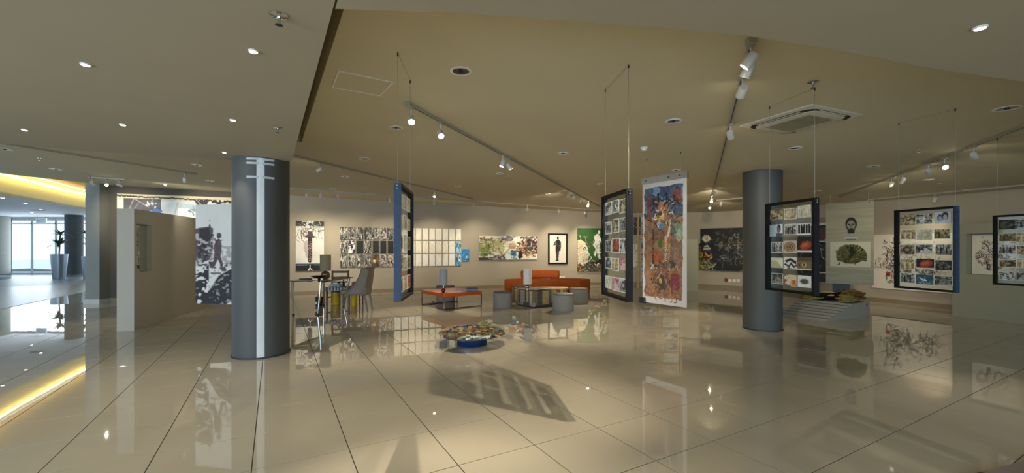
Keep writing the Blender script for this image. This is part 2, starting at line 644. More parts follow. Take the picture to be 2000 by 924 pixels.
def planter(px, ybase, top_w, h, label, seed, tufts, spread=1.0):
    random.seed(seed)
    c = FP(px, ybase)
    t = thing('potted_plant', label, 'plant', (c.x, c.y + top_w * 0.4, 0.007))
    r1 = top_w / 2
    put('planter', (MB().lathe([(r1 * 0.72, 0), (r1, h), (r1 * 0.93, h), (r1 * 0.9, h - 0.07), (0.01, h - 0.08)], 28), mat('brushed_planter', '8d979c', 0.28, 0.8, var=0.06), True), t)
    put('trunk', (MB().tube([(0, 0, h - 0.09), (0.02, 0, h + 0.25), (0.06, 0, h + tufts[-1][1] + 0.05)], 0.028, 7), mat('plant_trunk', '5b4a36', 0.8)), t)
    for dx, dz, n, L in tufts:
        mb = MB()
        for i in range(n):
            a = random.uniform(0, 6.28)
            M = Matrix.Translation((dx, 0, h + dz)) @ Matrix.Rotation(a, 4, 'Z') @ Matrix.Rotation(random.uniform(-0.7, 0.25), 4, 'Y')
            vs, fs = leaf_blade(L * random.uniform(0.7, 1.1), 0.03 * spread, random.uniform(0.2, 0.8), M)
            mb.add(vs, fs)
        put('leaf_tuft', (mb, mat('plant_leaf', '2f5a34', 0.45, var=0.35, scale=14)), t)
    return t


planter(104.5, 546, 0.60, 1.15, 'tall silver planter with a spiky two-tier plant in the lobby', 3, [(0.0, 0.42, 46, 0.5), (0.05, 0.9, 40, 0.42)])
planter(164, 545.5, 0.40, 1.05, 'narrow dark planter half hidden behind the grey pillar', 5, [(0.05, 0.6, 26, 0.4), (-0.1, 1.05, 22, 0.4)])

# exit sign
es = FP(94, 540)
ex = thing('exit_sign', 'small white EXIT sign hanging in front of the lobby windows', 'sign', (es.x - 1.0, es.y + 0.6, 0))
sy = es.y + 0.6
zc = ZY(431, sy)
put('sign_box', (MB().box(-0.26, 0.26, -0.03, 0.03, zc - 0.13, zc + 0.13), mat('sign_white', 'dfe8ea', 0.4)), ex)
for hx in (-0.2, 0.19):
    put('hanger', (MB().box(hx, hx + 0.01, -0.005, 0.005, zc + 0.13, LZ), M_WIRE), ex)


def text_mesh(name, body, size, material, extrude=0.001, align='CENTER', bold=0.0):
    cu = bpy.data.curves.new(name, 'FONT')
    cu.body = body
    cu.size = size
    cu.extrude = extrude
    cu.offset = bold
    cu.align_x = align
    cu.align_y = 'CENTER'
    tmp = bpy.data.objects.new(name, cu)
    COL.objects.link(tmp)
    dg = bpy.context.evaluated_depsgraph_get()
    me = bpy.data.meshes.new_from_object(tmp.evaluated_get(dg))
    bpy.data.objects.remove(tmp)
    me.materials.clear()
    me.materials.append(material)
    return me


put('lettering', text_mesh('lettering', 'EXIT', 0.2, mat('sign_letter', '8fa39c', 0.5)), ex, (0, -0.032, zc), (math.pi / 2, 0, 0))

# ------------------------------------------------------------------ columns
def big_column(x, y, r, label, hz):
    t = thing('column', label, 'column', (x, y, 0))
    put('shaft', (MB().cyl(0, 0, 0.0, hz, r, 64), M_COLUMN, True), t)
    put('base_ring', (MB().cyl(0, 0, 0.0, 0.018, r + 0.012, 64), mat('base_rubber', '2a3138', 0.6), True), t)
    return t


c1 = big_column(-3.443, 5.833, 0.345, 'thick slate-grey column with a white tape line down it', CZ(-3.443) - 0.005)
a0 = math.atan2(-5.833, 3.443) - 0.03


def tape(ang, halfw, z0, z1, r=0.3465, skew=0.0, n=5):
    mb = MB()
    pts = []
    for i in range(n + 1):
        a = ang - halfw + 2 * halfw * i / n
        sk = skew * (i / n - 0.5)
        pts.append((a, sk))
    vs = [(r * math.cos(a), r * math.sin(a), z0 + s) for a, s in pts] + [(r * math.cos(a), r * math.sin(a), z1 + s) for a, s in pts]
    rr = r - 0.004
    vs += [(rr * math.cos(a), rr * math.sin(a), z0 + s) for a, s in pts] + [(rr * math.cos(a), rr * math.sin(a), z1 + s) for a, s in pts]
    k = n + 1
    fs = [(i, i + 1, k + i + 1, k + i) for i in range(n)] + [(2 * k + i, 3 * k + i, 3 * k + i + 1, 2 * k + i + 1) for i in range(n)]
    fs += [(k + i, k + i + 1, 3 * k + i + 1, 3 * k + i) for i in range(n)]
    return mb.add(vs, fs)


M_TAPE = mat('white_tape', 'd5dde0', 0.35, var=0.04)
put('tape_strip', (tape(a0, 0.13, 0.02, 2.62), M_TAPE), c1)['label'] = 'white tape strip running from floor to ceiling'
for z in (2.605, 2.55, 2.37):
    put('tape_mark', (tape(a0, 0.47, z - 0.014, z + 0.014, r=0.3475, skew=-0.0), mat('tape_mark_white', 'b9c2c4', 0.35)), c1)
big_column(4.505, 7.64, 0.313, 'slate-grey column behind the hanging photo frame', CZ(4.505) - 0.004)

# ------------------------------------------------------------------ partitions
def poly_wall(name, label, pts, h, m, holes=None):
    t = thing(name, label, 'partition')
    put('panel', (MB().prism(pts, 0.0, h), m), t)
    return t


# left partition: end face towards the viewer, long face to the right; a niche is cut through it
A = FP(228, 648).to_2d()
B = FP(262, 646).to_2d()
E = FP(400, 602).to_2d()
dv = (E - B).normalized()
wv = (A - B)
L = (E - B).length + 0.3
PH = 2.13
lpart = thing('partition', 'freestanding pale partition wall with a framed opening, left of the column', 'partition')


def seg(s0, s1, z0, z1, inset=0.0):
    p = [B + dv * s0, B + dv * s1, B + dv * s1 + wv * (1 - inset), B + dv * s0 + wv * (1 - inset)]
    return MB().prism([tuple(q) for q in p], z0, z1)


def s_of(px):
    k = (px - 1000) / F
    return (k * B.y - B.x) / (dv.x - k * dv.y)


ns0, ns1 = s_of(267.5), s_of(296)
yn = (B + dv * ((ns0 + ns1) / 2)).y
nz0, nz1 = ZY(531, yn), ZY(438.5, yn)
put('panel', (seg(0, ns0, 0, PH), M_PLEFT), lpart)
put('panel', (seg(ns1, L, 0, PH), M_PLEFT), lpart)
put('panel', (seg(ns0, ns1, 0, nz0), M_PLEFT), lpart)
put('panel', (seg(ns0, ns1, nz1, PH), M_PLEFT), lpart)
NICHE = (B, dv, wv, ns0, ns1, nz0, nz1)

# low grey partition behind the painted banner
poly_wall('partition', 'low grey partition seen just right of the painted banner', [(5.25, 14.3), (6.18, 14.1), (6.22, 14.3), (5.3, 14.5)], 1.73, M_PART)

# right partition with a recessed picture niche
RA, RB = FP(1860, 616.5).to_2d(), FP(2000, 633).to_2d()
rd_ = (RB - RA).normalized()
rn = Vector((-rd_.y, rd_.x))
if rn.dot(RA) < 0:
    rn = -rn
rpart = thing('partition', 'grey-green partition with a recessed picture at the right edge', 'partition')


def rseg(s0, s1, z0, z1, t0=0.0, t1=0.28, m=None):
    p = [RA + rd_ * s0 + rn * t0, RA + rd_ * s1 + rn * t0, RA + rd_ * s1 + rn * t1, RA + rd_ * s0 + rn * t1]
    return MB().prism([tuple(q) for q in p], z0, z1)


def rs_of(px):
    k = (px - 1000) / F
    return (k * RA.y - RA.x) / (rd_.x - k * rd_.y)


rs0, rs1 = rs_of(1887), rs_of(1990)
ry = (RA + rd_ * rs0).y
rz0, rz1 = ZY(535.5, ry), ZY(456.5, ry)
RPH = 1.945
put('panel', (rseg(0, rs0, 0, RPH), M_PART), rpart)
put('panel', (rseg(rs1, 3.2, 0, RPH), M_PART), rpart)
put('panel', (rseg(rs0, rs1, 0, rz0), M_PART), rpart)
put('panel', (rseg(rs0, rs1, rz1, RPH), M_PART), rpart)
put('back_panel', (rseg(rs0, rs1, rz0, rz1, 0.2, 0.28), M_PART), rpart)

# ------------------------------------------------------------------ painted surfaces: small canvases turned into coloured grids
class Cv:
    def __init__(s, w, h, bg):
        s.w, s.h = w, h
        s.a = np.empty((h, w, 3))
        s.a[:] = s.c(bg)
        s.X, s.Y = np.meshgrid((np.arange(w) + 0.5) / w, (np.arange(h) + 0.5) / h)
        s.asp = h / w

    @staticmethod
    def c(col):
        if isinstance(col, str):
            return np.array([int(col[i:i + 2], 16) / 255.0 for i in (0, 2, 4)])
        return np.array(col, float)

    def put(s, mask, col, al=1.0):
        m = mask.astype(float)[..., None] * al
        s.a = s.a * (1 - m) + s.c(col) * m
        return s

    def ell(s, cx, cy, rx, ry, col, al=1.0, rot=0.0):
        dx, dy = s.X - cx, (s.Y - cy)
        if rot:
            c_, s_ = math.cos(rot), math.sin(rot)
            dx, dy = dx * c_ + dy * s.asp * s_, (-dx * s_ + dy * s.asp * c_) / s.asp
        return s.put((dx / rx) ** 2 + (dy / ry) ** 2 < 1, col, al)

    def rect(s, x0, y0, x1, y1, col, al=1.0):
        return s.put((s.X > x0) & (s.X < x1) & (s.Y > y0) & (s.Y < y1), col, al)

    def poly(s, pts, col, al=1.0):
        ins = np.zeros(s.X.shape, bool)
        n = len(pts)
        for i in range(n):
            (x0, y0), (x1, y1) = pts[i], pts[(i + 1) % n]
            if y0 == y1:
                continue
            cond = ((y0 > s.Y) != (y1 > s.Y)) & (s.X < (x1 - x0) * (s.Y - y0) / (y1 - y0) + x0)
            ins ^= cond
        return s.put(ins, col, al)

    def line(s, pts, col, w=0.02, al=1.0):
        for (x0, y0), (x1, y1) in zip(pts[:-1], pts[1:]):
            dx, dy = x1 - x0, (y1 - y0) * s.asp
            L2 = dx * dx + dy * dy + 1e-9
            px, py = s.X - x0, (s.Y - y0) * s.asp
            t = np.clip((px * dx + py * dy) / L2, 0, 1)
            d = (px - t * dx) ** 2 + (py - t * dy) ** 2
            s.put(d < (w / 2) ** 2, col, al)
        return s

    def noise(s, cells, seed):
        r = np.random.RandomState(seed)
        nx, ny = cells
        g = r.rand(ny + 2, nx + 2)
        fx, fy = s.X * nx, s.Y * ny
        ix, iy = fx.astype(int), fy.astype(int)
        tx, ty = fx - ix, fy - iy
        tx, ty = tx * tx * (3 - 2 * tx), ty * ty * (3 - 2 * ty)
        return (g[iy, ix] * (1 - tx) + g[iy, ix + 1] * tx) * (1 - ty) + (g[iy + 1, ix] * (1 - tx) + g[iy + 1, ix + 1] * tx) * ty

    def fbm(s, cells, seed, o=3):
        v, a, t = 0, 1.0, 0
        for k in range(o):
            v = v + a * s.noise((cells[0] * 2 ** k, cells[1] * 2 ** k), seed + k)
            t += a
            a *= 0.6
        return v / t

    def mottle(s, cells, seed, thr, col, al=1.0, box=None, o=3):
        m = s.fbm(cells, seed, o) > thr
        if box:
            m &= (s.X > box[0]) & (s.X < box[2]) & (s.Y > box[1]) & (s.Y < box[3])
        return s.put(m, col, al)

    def scrib(s, n, box, cols, seed, L=0.15, w=0.012, steps=4, al=1.0):
        r = random.Random(seed)
        for _ in range(n):
            x, y = r.uniform(box[0], box[2]), r.uniform(box[1], box[3])
            a = r.uniform(0, 6.28)
            pts = [(x, y)]
            for k in range(steps):
                a += r.uniform(-1.1, 1.1)
                x += math.cos(a) * L / steps
                y += math.sin(a) * L / steps / s.asp
                pts.append((x, y))
            s.line(pts, r.choice(cols), w * r.uniform(0.6, 1.5), al)
        return s

    def blobs(s, n, box, cols, seed, r0=0.02, r1=0.06, al=1.0):
        r = random.Random(seed)
        for _ in range(n):
            s.ell(r.uniform(box[0], box[2]), r.uniform(box[1], box[3]), r.uniform(r0, r1), r.uniform(r0, r1) / s.asp, r.choice(cols), al, r.uniform(0, 3))
        return s

    def warp(s, amt, cells, seed):
        dx = ((s.fbm(cells, seed, 2) - 0.5) * 2 * amt * s.w).astype(int)
        dy = ((s.fbm(cells, seed + 50, 2) - 0.5) * 2 * amt * s.w).astype(int)
        iy, ix = np.mgrid[0:s.h, 0:s.w]
        s.a = s.a[np.clip(iy + dy, 0, s.h - 1), np.clip(ix + dx, 0, s.w - 1)]
        return s

    def soft(s, k=1):
        for _ in range(k):
            p = np.pad(s.a, ((1, 1), (1, 1), (0, 0)), 'edge')
            s.a = (p[:-2, 1:-1] + p[2:, 1:-1] + p[1:-1, :-2] + p[1:-1, 2:] + 2 * p[1:-1, 1:-1]) / 6
        return s

    def border(s, b, col):
        bx, by = b, b / s.asp
        return s.put((s.X < bx) | (s.X > 1 - bx) | (s.Y < by) | (s.Y > 1 - by), col)

    def grain(s, amt, seed):
        r = np.random.RandomState(seed)
        s.a = np.clip(s.a * (1 + (r.rand(s.h, s.w, 1) - 0.5) * amt), 0, 1)
        return s


def canvas_mesh(name, cv, W, H, T=0.03, edge='d8d2c4', m=None, x0=None):
    """grid of coloured points W x H (local X right, Z up, front to -Y, base at z 0) with a solid back"""
    w, h = cv.w, cv.h
    xs = np.linspace(-W / 2, W / 2, w)
    zs = np.linspace(H, 0, h)
    GX, GZ = np.meshgrid(xs, zs)
    front = np.stack([GX.ravel(), np.zeros(w * h), GZ.ravel()], 1)
    rim = np.concatenate([np.arange(w), (np.arange(1, h)) * w + w - 1, (h - 1) * w + np.arange(w - 2, -1, -1), np.arange(h - 2, 0, -1) * w])
    nr = len(rim)
    side_f = front[rim].copy()
    side_b = front[rim].copy()
    side_b[:, 1] = T
    verts = np.concatenate([front, side_f, side_b])
    i = np.arange(w * h).reshape(h, w)
    quads = np.stack([i[:-1, :-1], i[1:, :-1], i[1:, 1:], i[:-1, 1:]], -1).reshape(-1, 4)
    o = w * h
    k = np.arange(nr)
    k2 = (k + 1) % nr
    sides = np.stack([o + k, o + k2, o + nr + k2, o + nr + k], 1)
    back = [tuple(int(o + nr + q) for q in (0, w - 1, w - 1 + h - 1, 2 * (w - 1) + h - 1))]
    me = bpy.data.meshes.new(name)
    me.from_pydata(verts.tolist(), [], quads.tolist() + sides.tolist() + back)
    a = cv.a.reshape(-1, 3)
    e = np.tile(Cv.c(edge), (2 * nr, 1))
    col = np.clip(np.concatenate([a, e]), 0, 1)
    lc = np.where(col <= 0.04045, col / 12.92, ((col + 0.055) / 1.055) ** 2.4)
    at = me.color_attributes.new('Col', 'FLOAT_COLOR', 'POINT')
    at.data.foreach_set('color', np.concatenate([lc, np.ones((len(lc), 1))], 1).astype(np.float32).ravel())
    me.materials.append(m or M_PRINT)
    return me


def on_wall(px0, px1, off=0.035):
    a, b = wall_hit(px0), wall_hit(px1)
    u = b - a
    ang = math.atan2(u.y, u.x)
    n = Vector((math.sin(ang), -math.cos(ang)))
    sag = 0.0
    for p in WALL:
        t = (p - a).dot(u) / u.length_squared
        if 0 < t < 1:
            sag = max(sag, (p - a).dot(n))
    c = (a + b) / 2 + n * (off + sag)
    return c, ang, u.length


def wall_art(name, label, cat, cv, px0, px1, yt, yb, T=0.03, edge='cfc8b8', group=None, z=None):
    c, ang, W = on_wall(px0, px1, T + 0.004)
    z1, z0 = (z[1], z[0]) if z else (ZY(yt, c.y), ZY(yb, c.y))
    o = put(name, canvas_mesh(name, cv, W, z1 - z0, T, edge), None, (c.x, c.y, z0), (0, 0, ang))
    return tag(o, label, cat, group)


# --- hat on a screw
cv = Cv(80, 140, 'e9e6da')
cv.a *= (0.93 + 0.1 * cv.fbm((4, 6), 1))[..., None]
cv.rect(0, 0, 1, 0.11, '15171a').scrib(16, (0.2, 0.02, 1, 0.10), ['e8e6de', 'bdbbb3'], 2, 0.3, 0.018)
cv.scrib(26, (0.05, 0.12, 0.95, 0.24), ['2b2a28', '4a4844', '6b6860'], 4, 0.4, 0.014)
for x in (0.1, 0.2, 0.28, 0.7, 0.8, 0.9):
    cv.line([(x, 0.18), (x - 0.02, 0.28), (x + 0.03, 0.36)], '55524c', 0.014)
cv.poly([(0.27, 0.42), (0.42, 0.38), (0.44, 0.78), (0.36, 0.7), (0.28, 0.55)], '9b9a96', 0.6)
cv.rect(0.42, 0.30, 0.58, 0.44, '2a2022')
for i in range(13):
    y = 0.40 + i * 0.033
    cv.poly([(0.42, y), (0.58, y - 0.016), (0.58, y + 0.004), (0.42, y + 0.02)], '20181a' if i % 1 == 0 else '6a2c30')
    cv.poly([(0.43, y + 0.018), (0.57, y + 0.002), (0.57, y + 0.014), (0.43, y + 0.03)], '74333a' if i % 2 else '9a6a66')
cv.poly([(0.42, 0.80), (0.58, 0.79), (0.5, 0.85)], '20181a')
cv.ell(0.5, 0.315, 0.2, 0.025, '2c2224').poly([(0.41, 0.31), (0.43, 0.21), (0.59, 0.21), (0.6, 0.31)], '4b3134')
cv.rect(0, 0.85, 1, 1, '12141a').rect(0, 0.855, 1, 0.868, '3b5570')
cv.line([(0.5, 0.88), (0.5, 0.94), (0.44, 0.985)], 'f2f2ee', 0.035).line([(0.5, 0.94), (0.57, 0.985)], 'f2f2ee', 0.03).line([(0.05, 0.88), (0.4, 0.885)], 'b9bcc0', 0.012).line([(0.65, 0.885), (0.97, 0.88)], 'b9bcc0', 0.012)
cv.warp(0.008, (14, 24), 5)
wall_art('painting', 'tall painting of a brown hat on top of a striped screw', 'painting', cv, 578, 633, 432, 529, 0.04)

# --- grid of small panels
lefts = [664.5, 680.3, 696, 711.6, 727, 741.8, 756.3, 770.5, 784.6, 798.4, 811.6, 825, 838.2, 851.4, 864.3, 876.9, 889.5]
rows = [(1.715, 2.10), (1.277, 1.675), (0.835, 1.238)]
rown = ['top', 'middle', 'bottom']
for c_i, lx in enumerate(lefts):
    wpx = (lefts[c_i + 1] - lx if c_i < 16 else 12.6) - 2.2
    for r_i in range(3):
        sd = c_i * 7 + r_i * 131
        if c_i < 7:
            plain = (r_i == 1 and c_i in (2, 4, 5, 6))
            cv = Cv(26, 56, '1d1c1b')
            if plain:
                cv.grain(0.3, sd)
                cv.rect(0, 0, 0.1, 1, 'd6cdb6', 0.5 if c_i != 2 else 0)
                kind = 'nearly black'
            else:
                thr = 0.56 if r_i == 0 else (0.5 if r_i == 1 else 0.44)
                cv.mottle((11, 4), sd, thr, 'a9a69e', 0.9).mottle((12, 3), sd + 3, 0.53, '55534e', 0.9).mottle((12, 5), sd + 9, 0.60, 'e6e2d6', 0.9).mottle((12, 3), sd + 5, 0.6, '141313').mottle((13, 2), sd + 15, 0.66, '8a8882')
                kind = 'black and white streaked'
                if (r_i, c_i) == (1, 1):
                    cv = Cv(16, 34, 'dfe3e4').mottle((4, 5), 5, 0.5, '2b3440').mottle((5, 8), 6, 0.62, '14161a').poly([(0.1, 1), (0.2, 0.6), (0.4, 0.55), (0.5, 1)], 'f4f2ea')
                    kind = 'splashed white and slate'
                if r_i == 2 and c_i == 4:
                    cv = Cv(16, 34, '4a3a26').mottle((4, 6), sd, 0.5, '7d6138').mottle((6, 8), sd + 1, 0.62, '2a2118').ell(0.35, 0.55, 0.22, 0.13, 'd9b68c').ell(0.35, 0.5, 0.14, 0.07, 'f1e2cc')
                    kind = 'brown blossom'
                if r_i == 2 and c_i in (5, 6):
                    cv.mottle((4, 6), sd + 11, 0.5, 'cfc5b4').mottle((5, 7), sd + 13, 0.66, 'a03a3a' if c_i == 6 else '7a5a4a')
                    kind = 'pale marbled'
                if r_i == 0 and c_i == 5:
                    cv.mottle((5, 6), sd + 11, 0.55, 'cbbdb4')
            edge = '3b3833'
        else:
            base = ['efe9da', 'f2ecd9', 'f4f1e8'][r_i]
            cv = Cv(16, 34, base).mottle((5, 2), sd, 0.55, 'e6dcbb', 0.6).mottle((12, 2), sd + 4, 0.62, 'f8f4e8', 0.7).grain(0.05, sd)
            kind = 'cream'
            if c_i == 16 and r_i > 0:
                cv = Cv(16, 34, 'a9d0e0').mottle((3, 3), sd, 0.5, '4d93bd').mottle((4, 6), sd + 2, 0.6, '2f6788').mottle((5, 5), sd + 4, 0.68, 'e8f2f2')
                kind = 'watery blue'
            edge = 'b9ad93'
        wall_art('art_panel', '%s panel of the wall grid, %s row, %s column from the left' % (kind, rown[r_i], ORD[c_i]), 'artwork', cv, lx, lx + wpx, 0, 0, 0.03, edge, 'panels of the wall grid', rows[r_i])

cv = Cv(20, 34, '2f86c4').mottle((3, 4), 3, 0.5, '1c6fb0').mottle((5, 8), 8, 0.62, 'a9d4e4', 1, (0, 0.45, 1, 1)).mottle((5, 8), 18, 0.62, '14507e', 1, (0, 0.45, 1, 1))
wall_art('painting', 'small bright blue panel alone right of the wall grid', 'painting', cv, 902, 915.5, 487, 509.5, 0.04, '2a6a96')

# --- wide abstract
cv = Cv(150, 66, 'e3dfce')
cv.a *= (0.9 + 0.18 * cv.fbm((8, 4), 21))[..., None]
cv.line([(0.04, 0.15), (0.2, 0.17)], '7b3d22', 0.03).scrib(14, (0.03, 0.12, 0.2, 0.2), ['5e2f1c', '8a4a2a'], 3, 0.06, 0.008)
cv.scrib(60, (0.0, 0.26, 0.46, 0.40), ['5b563c', '7c7650', '9a946e', '3b382c'], 5, 0.12, 0.008)
cv.scrib(60, (0.0, 0.36, 0.46, 0.54), ['a9a86a', '8c8f4a', 'c0b98a'], 6, 0.14, 0.012)
cv.scrib(36, (0.0, 0.5, 0.18, 0.66), ['6b7a2c', '4f611e', '869244'], 7, 0.1, 0.014).rect(0.03, 0.72, 0.15, 0.85, '55702a').scrib(10, (0.03, 0.72, 0.14, 0.84), ['7d8f44', '3b4f1c'], 8, 0.06, 0.01)
cv.rect(0, 0.9, 0.24, 1, '3a302c').poly([(0.2, 1), (0.32, 0.78), (0.44, 0.8), (0.46, 1)], '8c7a70', 0.6).scrib(12, (0.22, 0.8, 0.44, 0.98), ['2a2826', '6b625c', 'd8d2c4'], 9, 0.12, 0.012)
cv.ell(0.5, 0.14, 0.075, 0.09, '55545a', 0.9).ell(0.5, 0.15, 0.045, 0.05, 'a49a98', 0.9).scrib(8, (0.42, 0.06, 0.6, 0.24), ['3a3a40', '77757a'], 10, 0.1, 0.01)
cv.rect(0.5, 0.3, 0.62, 0.55, 'a87e66', 0.7).rect(0.5, 0.42, 0.6, 0.56, 'a87a3e', 0.6).line([(0.5, 0.56), (0.4, 0.8)], 'a68d54', 0.02)
cv.ell(0.56, 0.78, 0.12, 0.2, 'b9d6d2', 0.7).rect(0.53, 0.62, 0.63, 0.84, '26425e').scrib(14, (0.53, 0.62, 0.62, 0.82), ['3d6488', '1a2f46', '5b86a4'], 11, 0.06, 0.01)
for x, y, r in ((0.49, 0.72, 0.008), (0.55, 0.92, 0.008), (0.585, 0.93, 0.009), (0.62, 0.945, 0.011), (0.42, 0.93, 0.014), (0.36, 0.95, 0.012)):
    cv.ell(x, y, r, r / cv.asp, '1b1a1a')
cv.poly([(0.8, 0.05), (0.9, 0.04), (0.9, 0.34), (0.78, 0.36)], '4a3b30', 0.9).scrib(40, (0.76, 0.03, 0.92, 0.4), ['2b2622', '6b5544', '8d6f52', 'cfc4b0'], 12, 0.1, 0.014)
cv.scrib(70, (0.68, 0.35, 0.98, 0.78), ['2c2624', '6b2e24', '8f4030', 'b08a58', '3b342c', 'c9b48e'], 13, 0.1, 0.016).scrib(24, (0.9, 0.05, 0.99, 0.75), ['1c1a1c', '3a3038', 'e6e2d8'], 14, 0.14, 0.016)
cv.poly([(0.67, 0.66), (0.72, 0.6), (0.74, 0.9), (0.68, 0.98), (0.66, 0.9)], '1a1a1c').rect(0.86, 0.45, 0.9, 0.6, '35605c').scrib(14, (0.72, 0.74, 0.9, 0.9), ['e9d8b0', 'd2a86a', '9a5a3a'], 15, 0.08, 0.01)
cv.warp(0.012, (20, 10), 16).soft(1)
wall_art('painting', 'wide abstract landscape painting with green and dark splashes above the orange sofa', 'painting', cv, 935, 1048, 461, 507, 0.05, '4f6a78')

# --- standing figure, black frame
cv = Cv(60, 104, 'e8e2d4')
cv.a *= (0.97 + 0.05 * cv.fbm((3, 5), 3))[..., None]
k = '1f2422'
cv.ell(0.5, 0.12, 0.06, 0.055, k).poly([(0.4, 0.2), (0.56, 0.17), (0.66, 0.25), (0.64, 0.4), (0.58, 0.5), (0.37, 0.5), (0.36, 0.36)], k)
cv.line([(0.42, 0.22), (0.3, 0.3), (0.28, 0.37), (0.42, 0.3)], k, 0.06).line([(0.64, 0.25), (0.65, 0.42), (0.62, 0.56)], k, 0.07)
cv.poly([(0.36, 0.48), (0.6, 0.48), (0.56, 0.7), (0.53, 0.88), (0.42, 0.88), (0.38, 0.66)], k).ell(0.46, 0.905, 0.1, 0.026, k).line([(0.47, 0.55), (0.48, 0.86)], '4a4f4c', 0.015)
cv.scrib(12, (0.4, 0.2, 0.6, 0.85), ['3d4441', '5a605c'], 4, 0.16, 0.015)
c, ang, W = on_wall(1070, 1107.5, 0.03)
z1, z0 = ZY(456, c.y), ZY(516, c.y)
fr = thing('framed_picture', 'black framed picture of a standing dark figure on white', 'picture', (c.x, c.y, z0), ang)


def picture_frame(parent, W, H, fw, depth, m, y0=0.0, tname='frame_side'):
    put(tname, (MB().box(-W / 2, -W / 2 + fw, y0, y0 + depth, 0, H), m), parent)
    put(tname, (MB().box(W / 2 - fw, W / 2, y0, y0 + depth, 0, H), m), parent)
    put(tname, (MB().box(-W / 2 + fw, W / 2 - fw, y0, y0 + depth, 0, fw), m), parent)
    put(tname, (MB().box(-W / 2 + fw, W / 2 - fw, y0, y0 + depth, H - fw, H), m), parent)


picture_frame(fr, W, z1 - z0, 0.055, 0.045, M_BLACK, -0.02)
put('print', canvas_mesh('print', cv, W - 0.1, z1 - z0 - 0.1, 0.01), fr, (0, 0.0, 0.05))

# --- green painting
cv = Cv(88, 106, '2e5a26')
cv.a *= (0.85 + 0.3 * cv.fbm((5, 6), 31))[..., None]
cv.poly([(0, 0.28), (0.12, 0.27), (0.25, 0.33), (0.32, 0.44), (0.35, 0.55), (0.41, 0.62), (0.36, 0.65), (0.35, 0.7), (0.32, 0.8), (0.2, 0.86), (0, 0.9)], 'cfc6a4')
cv.poly([(0.2, 0.34), (0.32, 0.46), (0.36, 0.58), (0.34, 0.66), (0.28, 0.6)], 'dcdcd2').ell(0.23, 0.47, 0.05, 0.04, '3a3a3e').ell(0.23, 0.48, 0.03, 0.018, 'b9b6aa').line([(0.25, 0.72), (0.32, 0.73)], '5a3a34', 0.02).line([(0.3, 0.6), (0.34, 0.62)], '8a6a5a', 0.02)
cv.scrib(22, (0.0, 0.3, 0.3, 0.8), ['a99a78', 'e6dfc6', '8c7f60'], 32, 0.2, 0.014)
cv.ell(0.69, 0.09, 0.035, 0.04, 'e6e2d8').poly([(0.52, 0.2), (0.66, 0.12), (0.72, 0.2), (0.84, 0.38), (0.8, 0.4), (0.71, 0.28), (0.7, 0.48), (0.73, 0.7), (0.69, 0.72), (0.62, 0.55), (0.57, 0.66), (0.52, 0.62), (0.58, 0.48), (0.49, 0.38), (0.56, 0.3)], 'e0ddd2')
cv.scrib(16, (0.5, 0.16, 0.72, 0.6), ['9a9890', '6b6a66', 'f4f2ea'], 33, 0.12, 0.014)
cv.blobs(40, (0.8, 0.2, 0.98, 0.7), ['e8ddaa', 'c9d08a', 'efe9d4', '5a7a30'], 34, 0.015, 0.04).scrib(24, (0.78, 0.45, 0.98, 0.68), ['a83a2a', 'd9b04a', '2a4a1e'], 35, 0.1, 0.014)
cv.rect(0, 0.82, 1, 1, '4a4238', 0.7).scrib(80, (0.0, 0.74, 1, 1), ['1a191a', '2c2a2c', 'e8e4da', 'b9b3a4', 'c08a4a', '8a5a2e', '5e6e7a'], 36, 0.16, 0.02).blobs(8, (0.6, 0.74, 0.98, 0.86), ['1b1b1f', '2a3038'], 37, 0.03, 0.06)
cv.warp(0.014, (12, 14), 38)
wall_art('painting', 'green painting with a white face in profile and a nude figure', 'painting', cv, 1127, 1187, 446, 530, 0.05, '8a7648')

# --- black painting on the right wall
cv = Cv(120, 104, '171613')
cv.a *= (0.8 + 0.5 * cv.fbm((8, 8), 41))[..., None]
cv.ell(0.16, 0.24, 0.085, 0.085, 'd8d0b8').scrib(8, (0.1, 0.18, 0.22, 0.3), ['6a6a4a', '9a9a86'], 42, 0.08, 0.014).poly([(0.11, 0.42), (0.18, 0.38), (0.22, 0.44), (0.26, 0.5), (0.09, 0.52)], 'c0b9a4').rect(0.1, 0.44, 0.2, 0.47, '4a5a30')
cv.rect(0.08, 0.51, 0.26, 0.57, '1f3a55').scrib(16, (0.1, 0.58, 0.24, 0.76), ['c08a3a', 'e0b468', '3a2a1a', '8a3a22'], 43, 0.09, 0.016).ell(0.26, 0.66, 0.025, 0.07, 'a8622e')
cv.scrib(30, (0.06, 0.76, 0.26, 0.97), ['c9c4b0', 'a8a690', '3a4a2a', '5c6b3a'], 44, 0.14, 0.014).line([(0.28, 0.98), (0.29, 0.9), (0.35, 0.84)], 'cfcabc', 0.018)
cv.rect(0.0, 0.42, 0.045, 1, '8a7a1e').rect(0.0, 0.0, 0.03, 0.36, 'b3ad8c').scrib(10, (0, 0.4, 0.05, 0.96), ['b59d22', '2a2512'], 45, 0.16, 0.016)
cv.scrib(60, (0.4, 0.2, 0.98, 0.42), ['7d7440', 'a39a5a', '6a2e26', '8f9a84', '4a4a34'], 46, 0.1, 0.009).scrib(95, (0.4, 0.38, 0.98, 0.86), ['8d908c', 'b4b6b0', '5c605e', '3a3d3c'], 47, 0.14, 0.007, 6).scrib(26, (0.3, 0.04, 0.95, 0.36), ['6a6c66', '3f413c', '8c8a70'], 48, 0.08, 0.007).scrib(10, (0.86, 0.84, 0.99, 0.97), ['a39a2e', '6a6420'], 49, 0.1, 0.012)
cv.warp(0.012, (16, 14), 50).soft(1)
wall_art('painting', 'large black painting with a white mushroom-headed figure, left of the column', 'painting', cv, 1366, 1466, 445.5, 529, 0.05, '6a6038')

